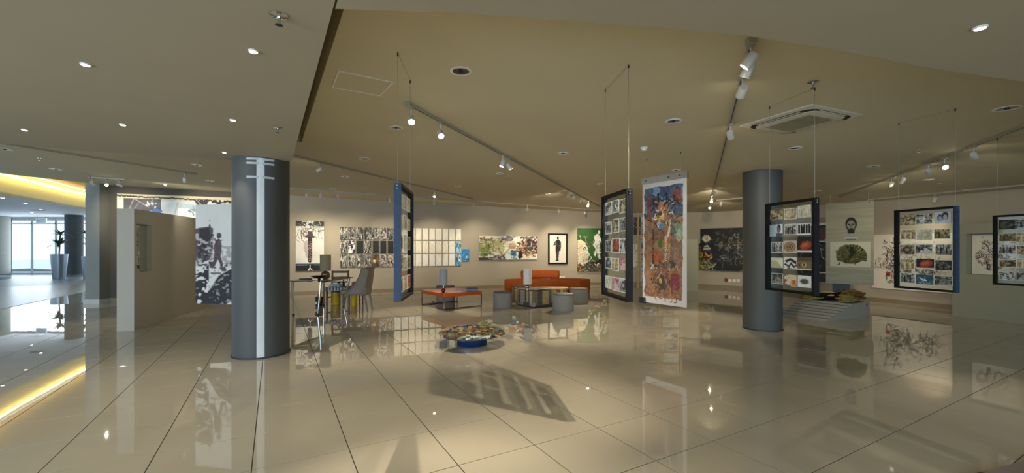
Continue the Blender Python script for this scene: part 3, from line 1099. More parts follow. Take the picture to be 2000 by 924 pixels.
# --- dark canvas behind the photo frame
cv = Cv(60, 110, '2e2d2d')
cv.a *= (0.85 + 0.3 * cv.fbm((4, 6), 51))[..., None]
cv.rect(0, 0, 1, 0.05, 'efe9d6').rect(0.5, 0.08, 1, 0.32, '4a4646').rect(0.6, 0.1, 0.95, 0.27, '7a4a40', 0.7).rect(0.1, 0.31, 1, 0.33, 'e6e0cf')
cv.scrib(18, (0.1, 0.36, 0.95, 0.82), ['8f8f8c', 'b8b6b0', '6b6a68'], 52, 0.5, 0.014, 8).rect(0.55, 0.84, 1, 0.855, 'd9d2c2').rect(0, 0.87, 1, 1, '3a3b3d')
wall_art('painting', 'dark grey canvas with thin white scribbles behind the hanging frame and steel sheet', 'painting', cv, 1560, 1622, 436, 549, 0.05, '2b2a2a')

# --- white scribble mural
cv = Cv(170, 122, 'ddd6c6')
cv.a *= (0.95 + 0.08 * cv.fbm((6, 4), 61))[..., None]
cv.scrib(230, (0.24, 0.45, 0.8, 0.78), ['3b3a36', '5c5a54', '8a877e', '24231f'], 62, 0.06, 0.006).scrib(70, (0.18, 0.14, 0.34, 0.85), ['2b2a28', '4a4842', '7b776c'], 63, 0.06, 0.010).scrib(60, (0.35, 0.18, 0.85, 0.5), ['8f8c82', 'b0aca0'], 64, 0.08, 0.004)
cv.scrib(24, (0.02, 0.45, 0.2, 0.66), ['55524a', '8a867c'], 65, 0.05, 0.006).rect(0.19, 0.7, 0.25, 0.77, '8f2620').blobs(14, (0.28, 0.5, 0.8, 0.74), ['4a4842', '6a675e', '2d2c28'], 66, 0.01, 0.026, 0.8).scrib(30, (0.6, 0.6, 0.95, 0.75), ['77736a', '9c988c'], 67, 0.05, 0.005)
cv.border(0.008, 'eee8da')
wall_art('mural', 'long white sheet of dense black ink scribbles behind the hanging frame', 'artwork', cv, 1705, 1868, 457, 567.5, 0.03, 'd8d0bd')

# small pictures between the green painting and the bamboo rack
cv = Cv(20, 40, 'd9d6c8').mottle((3, 5), 5, 0.6, 'b8b4a4')
wall_art('picture', 'small pale picture on the wall left of the painted banner', 'picture', cv, 1236, 1246, 477, 521, 0.03)
cv = Cv(20, 34, '2b2a26').mottle((4, 6), 5, 0.6, '6a655a')
wall_art('picture', 'small dark picture on the wall left of the painted banner', 'picture', cv, 1237, 1252, 424, 459, 0.03)

# --- collage mural on the dark wall
cv = Cv(210, 60, 'dfe6e8')
cv.rect(0, 0, 1, 0.13, 'e9dcb4')
xs = np.linspace(0, 1, 80)
rr = random.Random(7)
top_e = [0.045 + 0.05 * i / 79 + rr.uniform(-0.012, 0.016) for i in range(80)]
cv.poly([(x, t) for x, t in zip(xs, top_e)] + [(x, t + 0.035) for x, t in zip(xs[::-1], top_e[::-1])], '1c1b1a')
cv.rect(0, 0.085, 0.05, 1, 'e6ead8').rect(0.05, 0.11, 0.34, 1, '50535a')
cv.a[:] = np.where(((cv.X > 0.05) & (cv.X < 0.34) & (cv.Y > 0.11))[..., None], cv.a * (0.7 + 0.6 * cv.fbm((9, 8), 71))[..., None], cv.a)
cv.line([(0.08, 0.5), (0.13, 0.12), (0.24, 0.32)], 'a49d94', 0.008).line([(0.11, 0.5), (0.17, 0.2)], '8c8a86', 0.006).line([(0.27, 0.14), (0.26, 0.24)], 'd8d6d2', 0.006).blobs(6, (0.22, 0.22, 0.32, 0.33), ['f2f2f0', 'dfe2e6'], 72, 0.005, 0.011).ell(0.305, 0.42, 0.045, 0.05, '2a6cc0').rect(0.27, 0.46, 0.34, 1, '6e7c94')
cv.a[:] = np.where(((cv.X > 0.34) & (cv.Y > 0.15))[..., None], cv.a * (0.86 + 0.2 * cv.fbm((5, 5), 75))[..., None], cv.a)
cv.ell(0.55, 0.32, 0.1, 0.1, '9cc0d6', 0.6).ell(0.46, 0.3, 0.08, 0.12, 'c4d8e2', 0.7).rect(0.47, 0.34, 0.56, 0.6, 'f4f8fa', 0.8).ell(0.58, 0.4, 0.03, 0.03, '6a7682', 0.8).line([(0.6, 0.5), (0.585, 0.36), (0.63, 0.37)], '55677a', 0.008)
cv.poly([(0.60, 0.10), (0.71, 0.12), (0.72, 0.24), (0.63, 0.24)], '1d2026').rect(0.7, 0.1, 1, 0.17, '1d1c1b').blobs(8, (0.72, 0.11, 0.98, 0.17), ['e8e6da'], 77, 0.006, 0.014).poly([(0.76, 0.14), (0.86, 0.14), (0.81, 0.21)], '1d1c1b')
cv.scrib(20, (0.36, 0.55, 0.98, 0.95), ['aebfca', '8a9aa8', 'f2f6f8'], 78, 0.2, 0.008)
wall_art('mural', 'bright collage mural with a torn black edge on the dark wall', 'artwork', cv, 229.5, 470, 0, 0, 0.03, 'd8dccf', None, (1.85, 2.9))

# --- picture inside the left partition's opening
B_, dv_, wv_, q0, q1, nz0_, nz1_ = NICHE
cv = Cv(40, 90, '9fa99a')
cv.a *= (0.8 + 0.3 * cv.fbm((3, 6), 81))[..., None]
cv.mottle((6, 14), 82, 0.55, 'c9cdb8', 1, (0, 0, 0.5, 1)).mottle((6, 14), 83, 0.62, '39423a', 1, (0, 0, 0.45, 1)).rect(0, 0.48, 0.12, 0.66, '20241f').rect(0, 0.84, 0.5, 0.93, '3a3a34').poly([(0, 1), (0.3, 0.9), (0.6, 0.97), (0.6, 1)], 'a9ad94').rect(0.52, 0, 0.56, 1, '5f6258').rect(0.56, 0, 1, 1, '8b9284')
pc = B_ + dv_ * ((q0 + q1) / 2) + wv_ * 0.3
o = put('picture', canvas_mesh('picture', cv, q1 - q0 - 0.01, nz1_ - nz0_ - 0.004, 0.02), None, (pc.x, pc.y, nz0_ + 0.001), (0, 0, math.atan2(dv_.y, dv_.x)))
tag(o, 'narrow greenish picture set in the opening of the left partition', 'picture')

# --- drawing inside the right niche
cv = Cv(96, 80, 'd6cfbc')
cv.a *= (0.94 + 0.1 * cv.fbm((5, 4), 91))[..., None]
for i in range(130):
    r = random.Random(900 + i)
    a = r.uniform(0, 6.28)
    q = math.sqrt(r.uniform(0, 1))
    x, y = 0.4 + 0.3 * q * math.cos(a), 0.52 + 0.38 * q * math.sin(a)
    cv.line([(x, y), (x + r.uniform(-.06, .06), y + r.uniform(-.07, .07)), (x + r.uniform(-.08, .08), y + r.uniform(-.09, .09))], r.choice(['2f2a27', '5c4a44', '7b4b46', '8a7468', '45302c']), r.uniform(0.006, 0.016))
cv.rect(0.3, 0.72, 0.38, 0.88, '2c2a26').rect(0.33, 0.75, 0.36, 0.84, '8a8a80').scrib(16, (0.6, 0.1, 0.95, 0.9), ['3a3431', '6a5a52', '8a4a44'], 92, 0.12, 0.01).ell(0.22, 0.07, 0.012, 0.016, '2a2a2a')
pc = RA + rd_ * ((rs0 + rs1) / 2) + rn * 0.175
o = put('picture', canvas_mesh('picture', cv, rs1 - rs0 - 0.02, rz1 - rz0 - 0.02, 0.02), None, (pc.x, pc.y, rz0 + 0.001), (0, 0, math.atan2(rd_.y, rd_.x)))
tag(o, 'ink drawing of a knotted round shape in the niche of the right partition', 'picture')

# ------------------------------------------------------------------ hanging sheets
def hung_sheet(name, label, cat, cv, L, R, zt, zb, T, edge, m=None):
    u = R - L
    ang = math.atan2(u.y, u.x)
    c = (L + R) / 2
    t = thing(name, label, cat, (c.x, c.y, zb), ang)
    s = put('sheet', canvas_mesh('sheet', cv, u.length, zt - zb, T, edge, m), t)
    return t, s, u.length, ang, c


def wires(t, xs, z0, zc_of, r=0.0022, y=0.01, anchor=True, up=None):
    """steel wires from local z0 up to the ceiling; xs local positions"""
    for x in xs:
        w = t.matrix_basis @ Vector((x, y, 0))
        zt = zc_of(w.x) - t.location.z
        put('cable', (MB().tube([(x, y, z0), (x, y, zt)], r, 6), M_WIRE), t)
        if anchor:
            put('cable_anchor', (MB().cyl(x, y, zt - 0.026, zt, 0.0055, 10), M_DARK), t)


# black and white street banner behind the left column
cv = Cv(110, 240, 'e4e1d8')
cv.a *= (0.97 + 0.05 * cv.fbm((3, 6), 101))[..., None]
dk = '2a2024'
cv.poly([(0.0, 0.32), (0.0, 0.25), (0.08, 0.235), (0.26, 0.225), (0.27, 0.2), (0.29, 0.2), (0.31, 0.235), (0.34, 0.24), (0.35, 0.28), (0.33, 0.31), (0.35, 0.36), (0.33, 0.55), (0, 0.6)], '55484a').poly([(0.08, 0.25), (0.27, 0.235), (0.29, 0.33), (0.2, 0.44), (0.08, 0.42)], dk)
cv.rect(0, 0.29, 0.06, 0.34, 'b9b4b2').mottle((12, 26), 102, 0.55, 'c4bfbc', 0.9, (0, 0.34, 0.36, 0.62)).mottle((14, 30), 103, 0.6, '1d181a', 0.9, (0, 0.3, 0.36, 0.62)).line([(0.28, 0.17), (0.285, 0.155)], '6a6466', 0.012)
cv.ell(0.46, 0.315, 0.045, 0.028, '4a4044').poly([(0.36, 0.42), (0.4, 0.36), (0.46, 0.345), (0.5, 0.37), (0.51, 0.48), (0.49, 0.52), (0.54, 0.6), (0.52, 0.64), (0.44, 0.55), (0.38, 0.62), (0.34, 0.645), (0.27, 0.63), (0.36, 0.56), (0.37, 0.48)], '4a3b40').scrib(10, (0.38, 0.36, 0.5, 0.52), ['6a5a5c', '2a2226'], 104, 0.08, 0.014)
cv.mottle((14, 24), 105, 0.5, 'a09a98', 0.8, (0.52, 0.42, 0.72, 0.6)).mottle((16, 26), 106, 0.55, '3a3032', 0.9, (0.36, 0.58, 1, 0.67)).mottle((10, 24), 107, 0.47, '1b1a1c', 1, (0, 0.6, 0.26, 0.78))
cv.poly([(0.1, 1), (0.45, 0.72), (0.68, 0.65), (1, 0.64), (1, 1)], '1a191b').mottle((16, 30), 108, 0.64, 'b9b6b4', 0.8, (0.25, 0.7, 1, 1)).mottle((10, 16), 109, 0.56, '1c1a1c', 1, (0, 0.78, 0.3, 1)).poly([(0.58, 1), (0.7, 0.97), (0.86, 0.965), (1, 0.985), (1, 1)], 'e2e0dc').rect(0.3, 0.685, 0.5, 0.7, '6a6466')
cv.warp(0.012, (16, 34), 110).soft(1)
BL, BR = Vector(((382 - 1000) / F * 7.05, 7.05)), Vector((-4.28, 6.86))
sb, s_, w_, a_, c_ = hung_sheet('hanging_banner', 'black and white street photograph banner hanging left of the taped column', 'banner', cv, BL, BR, ZY(400, 7.05), ZY(592.5, 7.05), 0.006, 'c9c8c2')
wires(sb, (-w_ / 2 + 0.06, w_ / 2 - 0.06), ZY(400, 7.05) - ZY(592.5, 7.05), CZ, 0.0015, 0.003)

# painted banknote banner
cv = Cv(160, 346, 'c8c4be')
x0, x1, y0, y1 = 0.055, 0.93, 0.05, 0.945
n1 = cv.fbm((6, 12), 111)
n2 = cv.fbm((10, 20), 112)
ins = (cv.X > x0 + 0.01 * np.sin(cv.Y * 40)) & (cv.X < x1 - 0.03 * cv.Y) & (cv.Y > y0 + 0.004 * np.sin(cv.X * 14)) & (cv.Y < y1)
cv.put(ins, '96714f')
cv.put(ins & (n1 > 0.5), '85593f', 0.6).put(ins & (n2 > 0.56), 'a58058', 0.6).put(ins & (n1 < 0.40), '755a52', 0.6)
cv.put(ins & (cv.Y < 0.30 + 0.12 * (n1 - 0.5)), '3f5a78', 0.9).put(ins & (cv.Y < 0.30) & (n2 > 0.52), '2a4160', 0.9).put(ins & (cv.Y < 0.32) & (n1 > 0.57), '6f9ac0', 0.85)
cv.rect(0.12, 0.10, 0.22, 0.32, '7d3a2e', 0.9).rect(0.70, 0.09, 0.9, 0.2, '8a3f2c', 0.85).ell(0.5, 0.25, 0.14, 0.08, 'a86a44', 0.9).ell(0.46, 0.29, 0.06, 0.03, 'd9c27a').ell(0.36, 0.3, 0.05, 0.03, 'b59a4a').ell(0.42, 0.27, 0.05, 0.015, '4a3a28')
cv.scrib(46, (0.22, 0.12, 0.85, 0.36), ['1a1718', '2b2422', '3a3634', '55504c'], 113, 0.10, 0.014, 4).scrib(16, (0.25, 0.16, 0.8, 0.38), ['e6e2da', 'b9c2c8', 'd8c890'], 114, 0.1, 0.018)
for px_, py_ in ((0.38, 0.13), (0.56, 0.135), (0.74, 0.16), (0.27, 0.17)):
    cv.ell(px_, py_ - 0.02, 0.022, 0.012, '15110f').line([(px_, py_ - 0.01), (px_ + 0.01, py_ + 0.04), (px_ - 0.05, py_ + 0.075)], '15110f', 0.024).line([(px_ - 0.1, py_ + 0.03), (px_, py_ + 0.01), (px_ + 0.1, py_ + 0.035)], '1c1614', 0.02)
cv.ell(0.8, 0.4, 0.12, 0.05, '6f9a80', 0.8).ell(0.84, 0.45, 0.05, 0.05, '8fc0b0', 0.7).ell(0.45, 0.37, 0.05, 0.025, '3a7fb0').ell(0.4, 0.44, 0.14, 0.05, '6a4640', 0.6)
cv.rect(0.66, 0.3, 0.73, 0.68, '5a5650', 0.7).scrib(20, (0.62, 0.3, 0.76, 0.68), ['3a3a3c', '77747a', '8a5a3a'], 115, 0.12, 0.012).poly([(0.6, 0.4), (0.66, 0.34), (0.68, 0.3), (0.64, 0.42), (0.58, 0.48)], 'd9d3c4').rect(0.5, 0.46, 0.63, 0.52, 'b4562e', 0.9)
cv.poly([(0.37, 0.49), (0.44, 0.47), (0.48, 0.5), (0.47, 0.55), (0.39, 0.54)], '3a6a24').ell(0.33, 0.62, 0.16, 0.045, 'a8562c', 0.8)
cv.scrib(40, (0.2, 0.66, 0.8, 0.72), ['2a3038', '5a6a7a', 'c9ccd0', '3b3434'], 116, 0.07, 0.014)
for i in range(150):
    r = random.Random(1200 + i)
    a = r.uniform(0, 6.28)
    q = r.uniform(0.3, 1.0)
    x, y = 0.44 + 0.27 * q * math.cos(a), 0.81 + 0.105 * q * math.sin(a)
    cv.line([(x, y), (x - 0.05 * math.sin(a), y + 0.02 * math.cos(a))], r.choice(['8a4630', '5a3a30', '3a2c2a', 'a8603a', '6a4a3a', '9a8a6a']), 0.016)
cv.poly([(0.34, 0.83), (0.44, 0.75), (0.5, 0.78), (0.6, 0.86), (0.48, 0.88)], '4a3f38').line([(0.32, 0.81), (0.44, 0.75), (0.46, 0.72)], 'b4b0a8', 0.02).ell(0.43, 0.81, 0.035, 0.022, 'd0aa2a')
for yy in (0.77, 0.81, 0.85):
    cv.ell(0.75, yy, 0.1, 0.028, '8a2f30', 0.95).ell(0.74, yy + 0.004, 0.05, 0.016, '7a4a6a', 0.8)
cv.scrib(20, (0.1, 0.9, 0.9, 0.94), ['8a5a34', 'b3804a', '6a3a2a'], 117, 0.16, 0.012)
cv.warp(0.022, (14, 30), 118)
fine = cv.fbm((28, 60), 119, 2)
cv.put(ins & (fine > 0.60), '4a3a30', 0.22).put(ins & (fine < 0.38), 'c9ac84', 0.16).soft(1).grain(0.05, 5)
NL, NR = Vector(((1255 - 1000) / F * 6.8, 6.8)), Vector(((1341 - 1000) / F * 6.12, 6.12))
nzt, nzb = 2.48, 0.585
nb, ns_, nw, nang, nc = hung_sheet('hanging_banner', 'painted banknote banner with orange and blue figures hanging from a steel bar', 'banner', cv, NL, NR, nzt, nzb, 0.006, 'd0cecb')
put('top_bar', (MB().box(-nw / 2 - 0.02, nw / 2 + 0.02, -0.012, -0.002, nzt - nzb - 0.02, nzt - nzb + 0.075).box(-nw / 2 - 0.02, nw / 2 + 0.02, 0.008, 0.018, nzt - nzb - 0.02, nzt - nzb + 0.075), M_STEEL), nb)
for x in (-nw / 2 + 0.08, 0.1, nw / 2 - 0.1):
    put('bolt', (MB().lathe([(0.009, 0), (0.009, 0.008)], 10, Matrix.Translation((x, -0.012, nzt - nzb + 0.03)) @ Matrix.Rotation(math.pi / 2, 4, 'X')), M_DARK), nb)
wires(nb, (-nw / 2 + 0.08, nw / 2 - 0.1), nzt - nzb + 0.07, CZ, 0.0016, 0.003)
RT = Matrix.Rotation(math.pi / 2, 4, 'X') @ Matrix.Rotation(math.pi / 2, 4, 'Z')
Hh = nzt - nzb
for body, sz, x, zmid, m in (('BANK OF UGANDA', 0.062, 0.265, 0.505, mat('ink_black', '1d1712', 0.6)), ('TWO HUNDRED', 0.052, 0.555, 0.52, mat('ink_cream', 'd8c9a8', 0.6)), ('SHILLINGS', 0.050, 0.625, 0.54, mat('ink_tan', 'b89a66', 0.6))):
    o = put('lettering', text_mesh('lettering', body, sz, m, 0.0006, 'CENTER', 0.0016), nb)
    o.matrix_basis = Matrix.Translation((-nw / 2 + x * nw, -0.0012, Hh * (1 - (zmid + 0.03)))) @ RT
put('weight', (MB().rbox(-nw / 2 - 0.05, -nw / 2 + 0.06, -0.03, 0.06, -0.02, 0.075, 0.01), mat('dark_weight', '25252b', 0.3)), nb)['label'] = 'dark clamp weight'

# steel sheet with a head and a fan shape
cv = Cv(120, 206, '8f8a72')
cv.a *= (0.94 + 0.1 * cv.noise((2, 60), 121) )[..., None]
cv.rect(0.1, 0.485, 0.93, 0.785, 'b4ae92').rect(0.4, 0.42, 0.68, 0.445, 'a9a9a4', 0.6).rect(0.45, 0.45, 0.64, 0.462, '3a4a8a')
cv.ell(0.545, 0.27, 0.12, 0.082, '2c2a26').poly([(0.455, 0.3), (0.635, 0.3), (0.61, 0.385), (0.48, 0.385)], '35322c').ell(0.545, 0.285, 0.085, 0.055, '7d7767').ell(0.505, 0.275, 0.022, 0.008, '1c1a17').ell(0.585, 0.275, 0.022, 0.008, '1c1a17').line([(0.545, 0.28), (0.54, 0.305)], '3a362e', 0.018).line([(0.515, 0.325), (0.575, 0.325)], '2b2822', 0.014).ell(0.545, 0.355, 0.06, 0.025, '2a2722')
fx, fy = 0.55, 0.665
cv.ell(0.54, 0.645, 0.29, 0.105, '4a4626')
for i in range(60):
    a = math.radians(-18 + 216 * i / 59)
    r1, r2 = 0.30 + 0.012 * math.sin(i * 2.3), 0.135 + 0.006 * math.sin(i * 1.7)
    cv.line([(fx, fy), (fx + r1 * math.cos(a), fy - r2 * 1.05 * math.sin(a))], ['5b5632', '3a3720', '6f6a3e', '2a2818'][i % 4], 0.03)
cv.poly([(0.22, 0.62), (0.3, 0.55), (0.44, 0.51), (0.45, 0.6), (0.5, 0.68), (0.4, 0.74), (0.26, 0.7)], '57522e', 0.8).scrib(26, (0.32, 0.58, 0.74, 0.7), ['2b2917', '7c774a', '45411f'], 122, 0.12, 0.012).ell(0.56, 0.6, 0.05, 0.06, '23210f', 0.8).scrib(10, (0.3, 0.72, 0.7, 0.75), ['24221c', '4a4636'], 123, 0.08, 0.016)
cv.line([(0.43, 0.93), (0.57, 0.93)], '8f8a72', 0.02).ell(0.09, 0.06, 0.006, 0.008, '55503f').ell(0.91, 0.02, 0.008, 0.01, '3a372c')
SLp, SRp = Vector(((1613 - 1000) / F * 10.15, 10.15)), Vector(((1706.5 - 1000) / F * 9.4, 9.4))
st, s_, sw, sang, sc_ = hung_sheet('hanging_sheet', 'brushed steel sheet printed with a bearded head above a fanned book', 'artwork', cv, SLp, SRp, 2.505, 0.61, 0.004, 'b3ad98', print_mat('printed_steel', 0.33, 0.75))
wires(st, (-sw / 2 + 0.09, sw / 2 - 0.09), 2.505 - 0.61 - 0.02, CZ, 0.002, 0.004)

# ------------------------------------------------------------------ hanging glazed photo frames
def photo_cv(seed, kind):
    r = random.Random(seed)
    w, h = 40, 29
    pal = {'sepia': ['b9a878', '6b5c3a', '3a3020', 'd8cca4'], 'bw': ['c9c7c0', '77756e', '24231f', 'e8e6de'], 'red': ['8a3a30', '5a1f1a', 'c0603a', 'd8c4a8'],
           'blue': ['4a7a98', '1f3f5a', '9ab8c4', '25405a'], 'pink': ['b05a6a', '7a3040', 'd8a8a0', 'e6d8c8'], 'paper': ['ddd8c0', 'c9c2a2', 'b0a888', 'efeada'], 'dark': ['2a2a26', '121210', '5a584e', 'b9b6a8'], 'tan': ['c9b48a', '9a7a4a', 'e0d4b4', '6a5a3a']}[kind]
    cv = Cv(w, h, pal[0])
    hz = r.uniform(0.4, 0.65)
    cv.rect(0, hz, 1, 1, pal[1], 0.8)
    cv.mottle((6, 5), seed, 0.52, pal[1], 0.7).mottle((10, 8), seed + 1, 0.58, pal[2], 0.8).mottle((9, 8), seed + 2, 0.63, pal[3], 0.8)
    q = r.random()
    if q < 0.35:
        for i in range(r.randint(2, 5)):
            x = 0.15 + 0.7 * i / 4
            cv.ell(x, 0.35, 0.05, 0.08, pal[2]).rect(x - 0.06, 0.42, x + 0.06, 0.9, pal[2 if i % 2 else 1])
    elif q < 0.65:
        cv.ell(r.uniform(0.35, 0.65), 0.5, 0.28, 0.3, pal[2], 0.8).ell(0.5, 0.5, 0.15, 0.14, pal[0], 0.8)
    else:
        cv.poly([(r.uniform(0, .3), 1), (0.4, 0.3), (0.8, 0.5), (1, 0.9)], pal[3], 0.7).scrib(6, (0.1, 0.1, 0.9, 0.9), [pal[2]], seed, 0.4, 0.05)
    cv.soft(1)
    if r.random() < 0.8:
        cv.border(0.05, 'e6e2d4' if kind != 'dark' else 'd0ccb8')
    return cv


def faces_cv():
    return Cv(26, 19, 'c4ccd0').ell(0.36, 0.5, 0.17, 0.3, '39404e').ell(0.36, 0.58, 0.11, 0.2, 'a9a8ac').ell(0.66, 0.36, 0.2, 0.34, '2c3440').ell(0.66, 0.46, 0.12, 0.22, 'b4b2b4').rect(0.3, 0.86, 0.7, 1, 'd8dcde')


def special_cv(k):
    if k == 'blueface':
        c = Cv(26, 19, 'b8cdd8')
        c.a *= (0.75 + 0.5 * c.X)[..., None]
        return c.ell(0.72, 0.35, 0.14, 0.3, '2a2420').ell(0.68, 0.5, 0.1, 0.24, '9a6a50').rect(0.5, 0.75, 1, 1, '4a5a68')
    if k == 'coil':
        c = Cv(26, 19, 'c9b89a')
        for q, cl in ((1.0, '8a6a48'), (0.8, 'b49a78'), (0.6, '6a4a34'), (0.4, 'a88a68'), (0.2, '5a4030')):
            c.ell(0.5, 0.52, 0.42 * q, 0.4 * q, cl)
        return c.border(0.05, 'e6dcc8')
    if k == 'redpod':
        return Cv(26, 19, '2a1c1a').ell(0.55, 0.45, 0.36, 0.3, 'a8432a', 1, -0.3).ell(0.5, 0.42, 0.2, 0.12, 'c46a44', 1, -0.3).rect(0, 0.72, 1, 0.84, '7a2a20').rect(0, 0.86, 1, 1, 'e0dccf')
    if k == 'zigzag':
        return Cv(26, 19, 'e2decf').poly([(0.1, 0.3), (0.5, 0.1), (0.95, 0.35), (0.9, 0.6), (0.5, 0.3), (0.2, 0.5)], '2a2824').line([(0.1, 0.6), (0.4, 0.75), (0.55, 0.5), (0.75, 0.8), (0.95, 0.65)], '2a2824', 0.1).line([(0.3, 0.9), (0.6, 0.92)], '55524a', 0.06)
    if k == 'fold':
        c = Cv(26, 19, 'd4cfae')
        return c.poly([(0, 0.4), (0.45, 0.3), (1, 1), (0, 1)], 'b8b38e').poly([(0.45, 0.28), (1, 0.1), (1, 1)], 'e8e4c8')
    if k == 'radio':
        return Cv(26, 19, '5a4a36').rect(0.05, 0.3, 0.95, 0.9, '7a6648').ell(0.52, 0.6, 0.13, 0.19, 'd8c08a').ell(0.52, 0.6, 0.08, 0.12, '4a3a28').ell(0.2, 0.62, 0.06, 0.08, '2a2018').rect(0, 0.92, 1, 1, 'e0d8c0')
    if k == 'smudge':
        return Cv(26, 19, 'e8e4d8').ell(0.5, 0.5, 0.36, 0.26, '8a8a80', 0.5).ell(0.5, 0.5, 0.3, 0.18, '4a4c48').soft(1)
    if k == 'figures':
        c = Cv(26, 19, 'e4e2dc').rect(0, 0.85, 1, 1, 'f2f0ea')
        for x in (0.1, 0.28, 0.46, 0.64, 0.82):
            c.ell(x + 0.05, 0.2, 0.07, 0.11, '14130f').rect(x - 0.02, 0.28, x + 0.13, 0.84, '1a1917')
        return c
    if k == 'amber':
        return Cv(26, 19, 'd8c8ae').mottle((5, 4), 3, 0.5, '8a5a44', 1, (0, 0, 0.55, 1)).rect(0.6, 0.05, 0.95, 0.4, 'e0c49a').rect(0.58, 0.4, 0.98, 0.95, 'd08a3a').ell(0.78, 0.6, 0.1, 0.14, 'b05a2a')
    if k == 'swan':
        return Cv(26, 19, '24485c').mottle((6, 4), 9, 0.6, '3d6a7a').line([(0.3, 0.4), (0.42, 0.6), (0.6, 0.58), (0.5, 0.45)], 'e8eef0', 0.07).mottle((8, 6), 19, 0.68, '7a9aa0')
    return faces_cv()


def photo_frame(label, near, far, zt, zb, kinds, seed, edge_near, special=None, hang_r=0.0016, only_far=False):
    """near / far: end points (x, y) of the frame's centre line"""
    u = far - near
    ang = math.atan2(u.y, u.x)
    c = (near + far) / 2
    W, H, D = u.length, zt - zb, 0.052
    t = thing('hanging_photo_display', label, 'photo display', (c.x, c.y, zb), ang, 'glazed photo frames hanging on wires')
    fw = 0.022
    m = M_BLACK
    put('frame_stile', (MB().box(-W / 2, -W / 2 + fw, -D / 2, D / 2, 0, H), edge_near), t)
    put('frame_stile', (MB().box(W / 2 - fw, W / 2, -D / 2, D / 2, 0, H), m), t)
    put('frame_rail', (MB().box(-W / 2 + fw, W / 2 - fw, -D / 2, D / 2, 0, fw), m), t)
    put('frame_rail', (MB().box(-W / 2 + fw, W / 2 - fw, -D / 2, D / 2, H - fw, H), m), t)
    put('glass_pane', (MB().box(-W / 2 + fw, W / 2 - fw, -0.003, 0.003, fw, H - fw), M_GLASS), t)
    put('screw', (MB().lathe([(0.006, 0), (0.006, 0.006)], 8, Matrix.Translation((-W / 2, 0, H - 0.04)) @ Matrix.Rotation(-math.pi / 2, 4, 'Y')), M_CHROME), t)
    put('screw', (MB().lathe([(0.006, 0), (0.006, 0.006)], 8, Matrix.Translation((-W / 2, 0, H - 0.02)) @ Matrix.Rotation(-math.pi / 2, 4, 'Y')), M_CHROME), t)
    # photographs, printed on both faces
    side = 1 if (Matrix.Rotation(ang, 2) @ Vector((0, 1))).dot(-c) > 0 else -1
    r = random.Random(seed)
    ow, oh = W - 2 * fw, H - 2 * fw
    pw, ph = ow * 0.29, oh * 0.135
    for row in range(5):
        for col in range(3):
            kd = kinds[row][col]
            if kd is None:
                continue
            sx, sy = r.uniform(0.9, 1.1), r.uniform(0.88, 1.08)
            xc = -ow / 2 + ow * (0.19 + 0.31 * col) + r.uniform(-0.008, 0.008)
            zc = fw + oh * (0.885 - 0.192 * row) + r.uniform(-0.008, 0.008)
            cvp = photo_cv(seed * 31 + row * 3 + col, kd) if kd in ('sepia', 'bw', 'red', 'blue', 'pink', 'paper', 'dark', 'tan') else special_cv(kd)
            w2, h2 = pw * sx, ph * sy
            me = canvas_mesh('photo', cvp, w2, h2, 0.0012, 'ddd8c8')
            if side < 0:
                put('photo', me, t, (xc, -0.0048, zc - h2 / 2))
            else:
                put('photo', me, t, (xc, 0.0048, zc - h2 / 2), (0, 0, math.pi))
    xa, xb = -W / 2 + 0.02, W / 2 - 0.03
    wires(t, (xa, xb), H, CZ, hang_r, 0.0)
    pa, pb = t.matrix_basis @ Vector((xa, 0, 0)), t.matrix_basis @ Vector((xb, 0, 0))
    put('ceiling_wire', (MB().tube([(xa, 0, CZ(pa.x) - zb - 0.006), (xb, 0, CZ(pb.x) - zb - 0.006)], 0.0012, 6), M_WIRE), t)
    return t


def row5(*a):
    return [list(x) for x in a]


V2 = lambda x, y: Vector((x, y))
photo_frame('hanging photo frame with its near edge painted daylight blue, seen almost edge-on beside the wall grid', V2(-0.857, 3.17), V2(-0.895, 3.75), 1.936, 1.045,
            row5(('paper', 'tan', 'paper'), ('paper', 'tan', 'paper'), ('sepia', 'paper', 'sepia'), ('bw', 'tan', 'sepia'), ('bw', 'tan', 'red')), 11, M_DAYBLUE)
photo_frame('black hanging photo frame left of the painted banner', V2(0.915, 3.30), V2(0.838, 3.86), 1.912, 1.028,
            row5(('sepia', 'bw', 'bw'), ('bw', 'sepia', 'bw'), ('bw', 'red', 'bw'), ('pink', 'tan', 'bw'), ('bw', 'pink', 'paper')), 12, M_BLACK)
photo_frame('black hanging photo frame overlapping the slate column', V2(2.642, 3.68), V2(2.545, 4.23), 1.885, 1.033,
            row5(('paper', 'tan', 'sepia'), ('figures', 'bw', 'blueface'), ('redpod', 'coil', 'bw'), ('radio', 'zigzag', 'fold'), ('smudge', 'amber', 'dark')), 13, M_BLACK)
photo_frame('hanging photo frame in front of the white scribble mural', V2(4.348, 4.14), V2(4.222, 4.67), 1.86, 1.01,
            row5(('faces', 'bw', 'sepia'), ('sepia', 'paper', 'tan'), ('bw', 'bw', 'sepia'), ('dark', 'redpod', 'tan'), ('dark', 'swan', 'bw')), 14, M_DAYBLUE)
photo_frame('hanging photo frame cut off by the right edge of the view', V2(6.05, 4.68), V2(5.905, 5.2), 1.845, 1.0,
            row5(('bw', 'bw', 'dark'), ('red', 'tan', 'sepia'), ('tan', 'sepia', 'bw'), ('dark', 'tan', 'sepia'), ('dark', 'dark', 'bw')), 15, M_BLACK)

